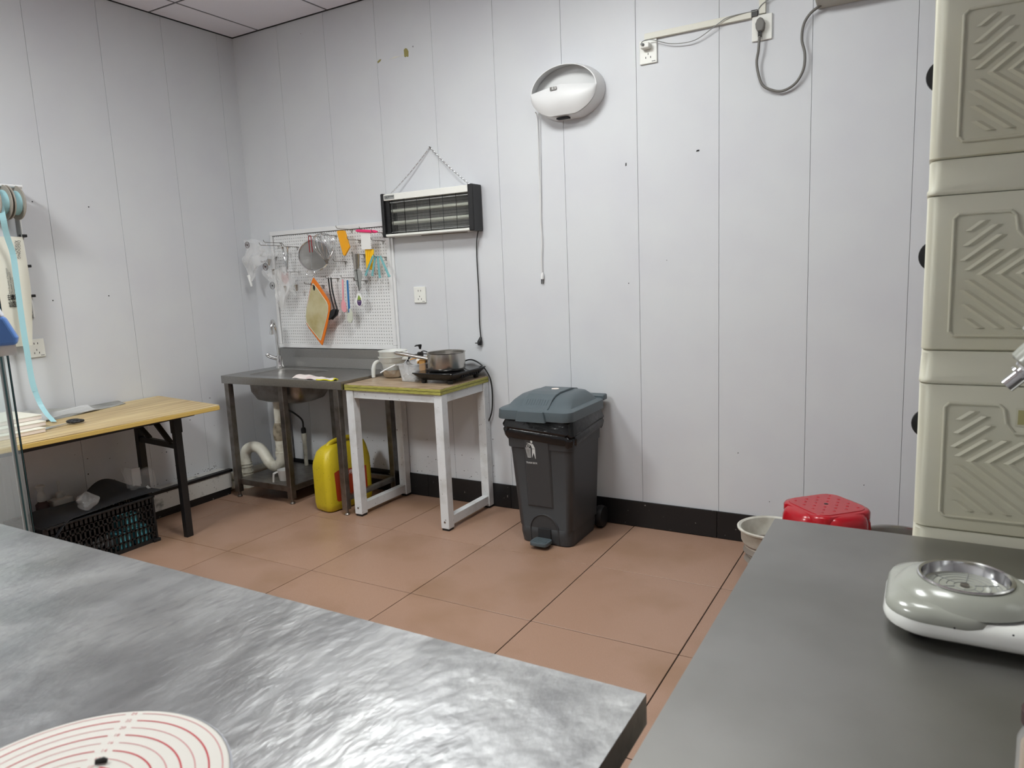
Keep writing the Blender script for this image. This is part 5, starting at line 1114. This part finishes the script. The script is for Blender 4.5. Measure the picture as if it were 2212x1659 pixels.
# ------------------------------------------------------------------ crate under the folding table
t = thing('plastic_crate', 'black slatted plastic crate under the folding table', 'crate', (.30, -1.52, 0))
KX0, KX1, KY0, KY1, KZ = .135, .458, -1.80, -1.236, .258
def lattice(a0, a1, fixed, axis, flip):
    n_ = int((a1-a0)/.0235); mb = MB(); th = .006
    def B2(u0, u1, z0, z1, e=0):
        if axis == 'y': mb.box(fixed-th-e, fixed+e*.2, u0, u1, z0, z1)
        else: mb.box(u0, u1, fixed-th*.5-e, fixed+th*.5+e, z0, z1)
    for k in range(n_+1): c = a0+(a1-a0)*k/n_; B2(c-.0045, c+.0045, .02, KZ)
    for z in (.012, .055, .098, .141, .184, .215): B2(a0, a1, z-.0045, z+.0045)
    B2(a0, a1, .215, KZ-.012); B2(a0, a1, 0, .02, .002)
    return mb
lattice(KY0, KY1, KX1, 'y', 1).build('long_side', 'black', t); lattice(KY0, KY1, KX0+.006, 'y', 1).build('long_side', 'black', t)
lattice(KX0, KX1, KY1-.003, 'x', 1).build('short_side', 'black', t); lattice(KX0, KX1, KY0+.003, 'x', 1).build('short_side', 'black', t)
MB().box(KX0, KX1, KY0, KY1, .004, .012).build('crate_bottom', 'black', t)
for a in ((KX0-.008, KX1+.008, KY1-.010, KY1+.008), (KX0-.008, KX1+.008, KY0-.008, KY0+.010), (KX0-.008, KX0+.010, KY0, KY1), (KX1-.010, KX1+.008, KY0, KY1)): MB().box(*a, KZ-.012, KZ).build('crate_rim', 'black', t, bevel=.003)
MB().box(KX1-.004, KX1+.014, KY1-.03, KY1+.012, 0, .018).build('corner_foot', 'black', t, bevel=.004)
for x, y in ((KX1, KY1), (KX1, KY0), (KX0, KY1), (KX0, KY0)): MB().box(x-.008, x+.004, y-.008, y+.004, 0, KZ).build('corner_post', 'black', t, bevel=.002)
# contents
for k, (y0, z0) in enumerate(((-1.262, .016), (-1.36, .016), (-1.315, .105))):
    o = tag(MB().loft([[(x, y, z) for x, y in rrect(.34, .444, y0-.088, y0, .012, 4)] for z in (z0, z0+.085)]).build('cyan_packet', 'cyan', bevel=.006), ['cyan packet in the crate corner nearest the black table leg', 'cyan packet second from the crate corner', 'cyan packet lying on top of the two others in the crate'][k], 'packet', 'cyan packets in the crate')
rn = random.Random(5)
def crumple(name, label, c, r, h, mat, seed, flat_=1.0):
    rr = random.Random(seed); ph = [rr.uniform(0, 6) for _ in range(8)]
    def f(u, v):
        a = 2*PI*u; k = math.sin(PI*(.02+.96*v)); w_ = 1+.22*math.sin(3*a+ph[0]+5*v)+.14*math.sin(5*a+ph[1]-7*v)+.10*math.sin(9*a+ph[2]+11*v)
        return (c[0]+r*k*w_*math.cos(a)*flat_, c[1]+r*k*w_*math.sin(a), c[2]+h*v+.10*h*math.sin(4*a+ph[3])*k)
    return tag(MB().grid(f, 26, 16).build(name, mat, smooth=True), label, 'plastic bag')
crumple('clear_wrap', 'crumpled clear wrap ball on the rim of the crate', (.425, -1.565, .272), .045, .10, 'film', 4)
t = thing('clear_bag', 'clear plastic bag with a white stick standing at the crate corner', 'plastic bag', (.32, -1.21, .24))
def cbag(u, v):
    y = -1.285+.145*u+.02*v*(u-.5); z = .236+.165*v*(1-.22*u)+.012*math.sin(9*u)*v; return (.315+.02*math.sin(6*u+3*v)+.03*(1-v), y, z)
MB().grid(cbag, 18, 14).build('bag_film', 'film', t, smooth=True); MB().grid(lambda u, v: (cbag(u, v)[0]-.03, cbag(u, v)[1], cbag(u, v)[2]), 18, 14).build('bag_film', 'film', t, smooth=True)
MB().box(.315, .325, -1.255, -1.205, .30, .395).build('white_insert', 'filmmilk', t); MB().bar((.345, -1.19, .285), (.36, -1.165, .245), .006, .012).build('stick', 'whitesoft', t)
def matf(u, v):
    y = -1.93+.76*u; hump = .085*max(0, math.sin((u-.62)*PI/.36))*(1-v)**1 if u > .62 else 0
    drop = max(0, .34-u); z = KZ+.012+hump+.020*math.sin(5*u+1)*(1-v)-1.9*drop**1.55*(.4+.8*v)
    x = .165+.285*v+.02*math.sin(6*u)
    return (x, y, max(.012, z))
tag(MB().grid(matf, 40, 12).build('rubber_mat', 'matdark', smooth=True, solid=.004), 'dark rubber mat curling over the crate top', 'mat')
fs = MB()
for k in range(9):
    rr = random.Random(40+k); ph = [rr.uniform(0, 6) for _ in range(4)]; cy_ = -1.45-.036*k
    fs.grid(lambda u, v: (.42+.011*math.sin(PI*v)*(1+.3*math.sin(6*PI*u+ph[0]))*math.cos(2*PI*u), cy_+.018*math.sin(PI*v)*(1+.25*math.sin(8*PI*u+ph[1]+7*v))*math.sin(2*PI*u), .03+.01*(k % 3)+.075*v), 16, 10)
tag(fs.build('film_scraps', 'film', smooth=True), 'glinting clear film scraps inside the crate', 'film scraps', kind='stuff')
# pump bottles on the ledge
t = thing('pump_bottle', 'square white pump bottle on the ledge behind the crate', 'bottle', (.06, -1.50, .160))
MB().loft([[(x, y, z) for x, y in rrect(.045-.028*s_, .075+.010*s_, -1.500-.055*s_, -1.500+.055*s_, .014*s_, 4)] for s_, z in ((.92, .160), (1, .166), (1, .262), (.93, .272), (.35, .280))]).build('bottle', 'pump', t, smooth=True)
MB().lathe([(.020, .278), (.020, .306), (.012, .312), (.005, .314), (.005, .352), (.009, .355), (.009, .368)], (.058, -1.505, 0), 16, caps=True).build('pump', 'pump', t, smooth=True)
MB().box(.0865, .0872, -1.525, -1.482, .224, .236).build('lettering_bar', 'inkgrey', t)
t = thing('foam_bottle', 'foam dispenser with red base band on the ledge behind the crate', 'bottle', (.06, -1.60, .160))
MB().lathe([(.0, .160), (.030, .160), (.032, .166), (.032, .27), (.018, .285)], (.06, -1.598, 0), 20).build('bottle', 'brownlogo', t, smooth=True)
MB().lathe([(.016, .283), (.020, .290), (.020, .325), (.014, .335), (.016, .345), (.024, .365), (.020, .372)], (.06, -1.598, 0), 16, caps=True).build('pump', 'pump', t, smooth=True)

# ------------------------------------------------------------------ glass screen and hanging tissues
t = thing('glass_screen', 'upright glass screen behind the left steel worktable', 'glass screen', (1.5, -2.5, 0))
MB().box(.98, 1.846, -2.512, -2.500, .06, 1.52).build('pane', 'glass', t)
MB().box(1.8462, 1.8520, -2.513, -2.499, .06, 1.52).build('pane_edge', 'midgrey', t, bevel=.001); MB().box(1.8522, 1.8526, -2.509, -2.504, .06, 1.52).build('pane_edge', 'glassedge', t)
MB().box(.98, 1.855, -2.494, -2.488, .06, 1.52).build('pane', 'glass', t); MB().box(1.8552, 1.8558, -2.492, -2.490, .06, 1.52).build('pane_edge', 'glassedge', t)
MB().box(.97, 1.862, -2.52, -2.48, 0, .06).build('base_rail', 'alu', t, bevel=.003); MB().box(.97, 1.862, -2.52, -2.48, 1.52, 1.545).build('top_rail', 'alu', t, bevel=.003)
t = thing('tissue_pack', 'blue and white tissue pack hanging on the glass screen, tissue pulled out', 'tissue pack', (2.012, -2.535, 1.24), math.radians(65.7))
X = XF[t.name]
def tp_(zs, nm, mt, th):
    return MB().loft([[X @ Vector((x, y, z-1.24)) for x, y in ((-.20, -th), (r_, -th), (r_+.004, 0), (r_, th), (-.20, th))] for r_, z in zs]).build(nm, mt, t, bevel=.008, seg=3)
tp_(((-.004, 1.243), (.000, 1.262), (-.022, 1.318)), 'blue_sleeve', 'tissueblue', .030)
tp_(((-.022, 1.316), (-.040, 1.36), (-.062, 1.42), (-.075, 1.445)), 'white_sleeve', 'tissuewhite', .029)
Rx = X.to_3x3() @ Vector((1, 0, 0)); Fn = X.to_3x3() @ Vector((0, -1, 0))
def on(x, z, d=.0305): return X @ Vector((x, -d, z-1.24))
text(None, '湿巾', .019, on(-.062, 1.292), (Rx, (0, 0, 1)), 'lettering', 'inkblue', t, align='RIGHT')
text(None, '1', .02, on(-.050, 1.342, .0298), (Rx, (0, 0, 1)), 'lettering', 'inkblue', t)
MB().tube([on(-.044+.006*math.cos(2*PI*k/16), 1.330+.006*math.sin(2*PI*k/16), .0296) for k in range(17)], .0012, 5).build('printed_roundel', 'pinkprint', t)
MB().grid(lambda u, v: X @ Vector((-.17+.165*u-.01*v+.012*math.sin(8*u)*v, .015*math.sin(7*u+2*v)*v, .006-(.05+.022*math.sin(5*u+.5)*u)*v)), 14, 8).build('tissue_sheet', 'tissue', t, smooth=True, solid=.001)
MB().tube([X @ Vector((-.12, 0, .20)), (1.86, -2.56, 1.535), (1.85, -2.505, 1.548)], .003, 8).build('hang_loop', 'white', t, smooth=True)
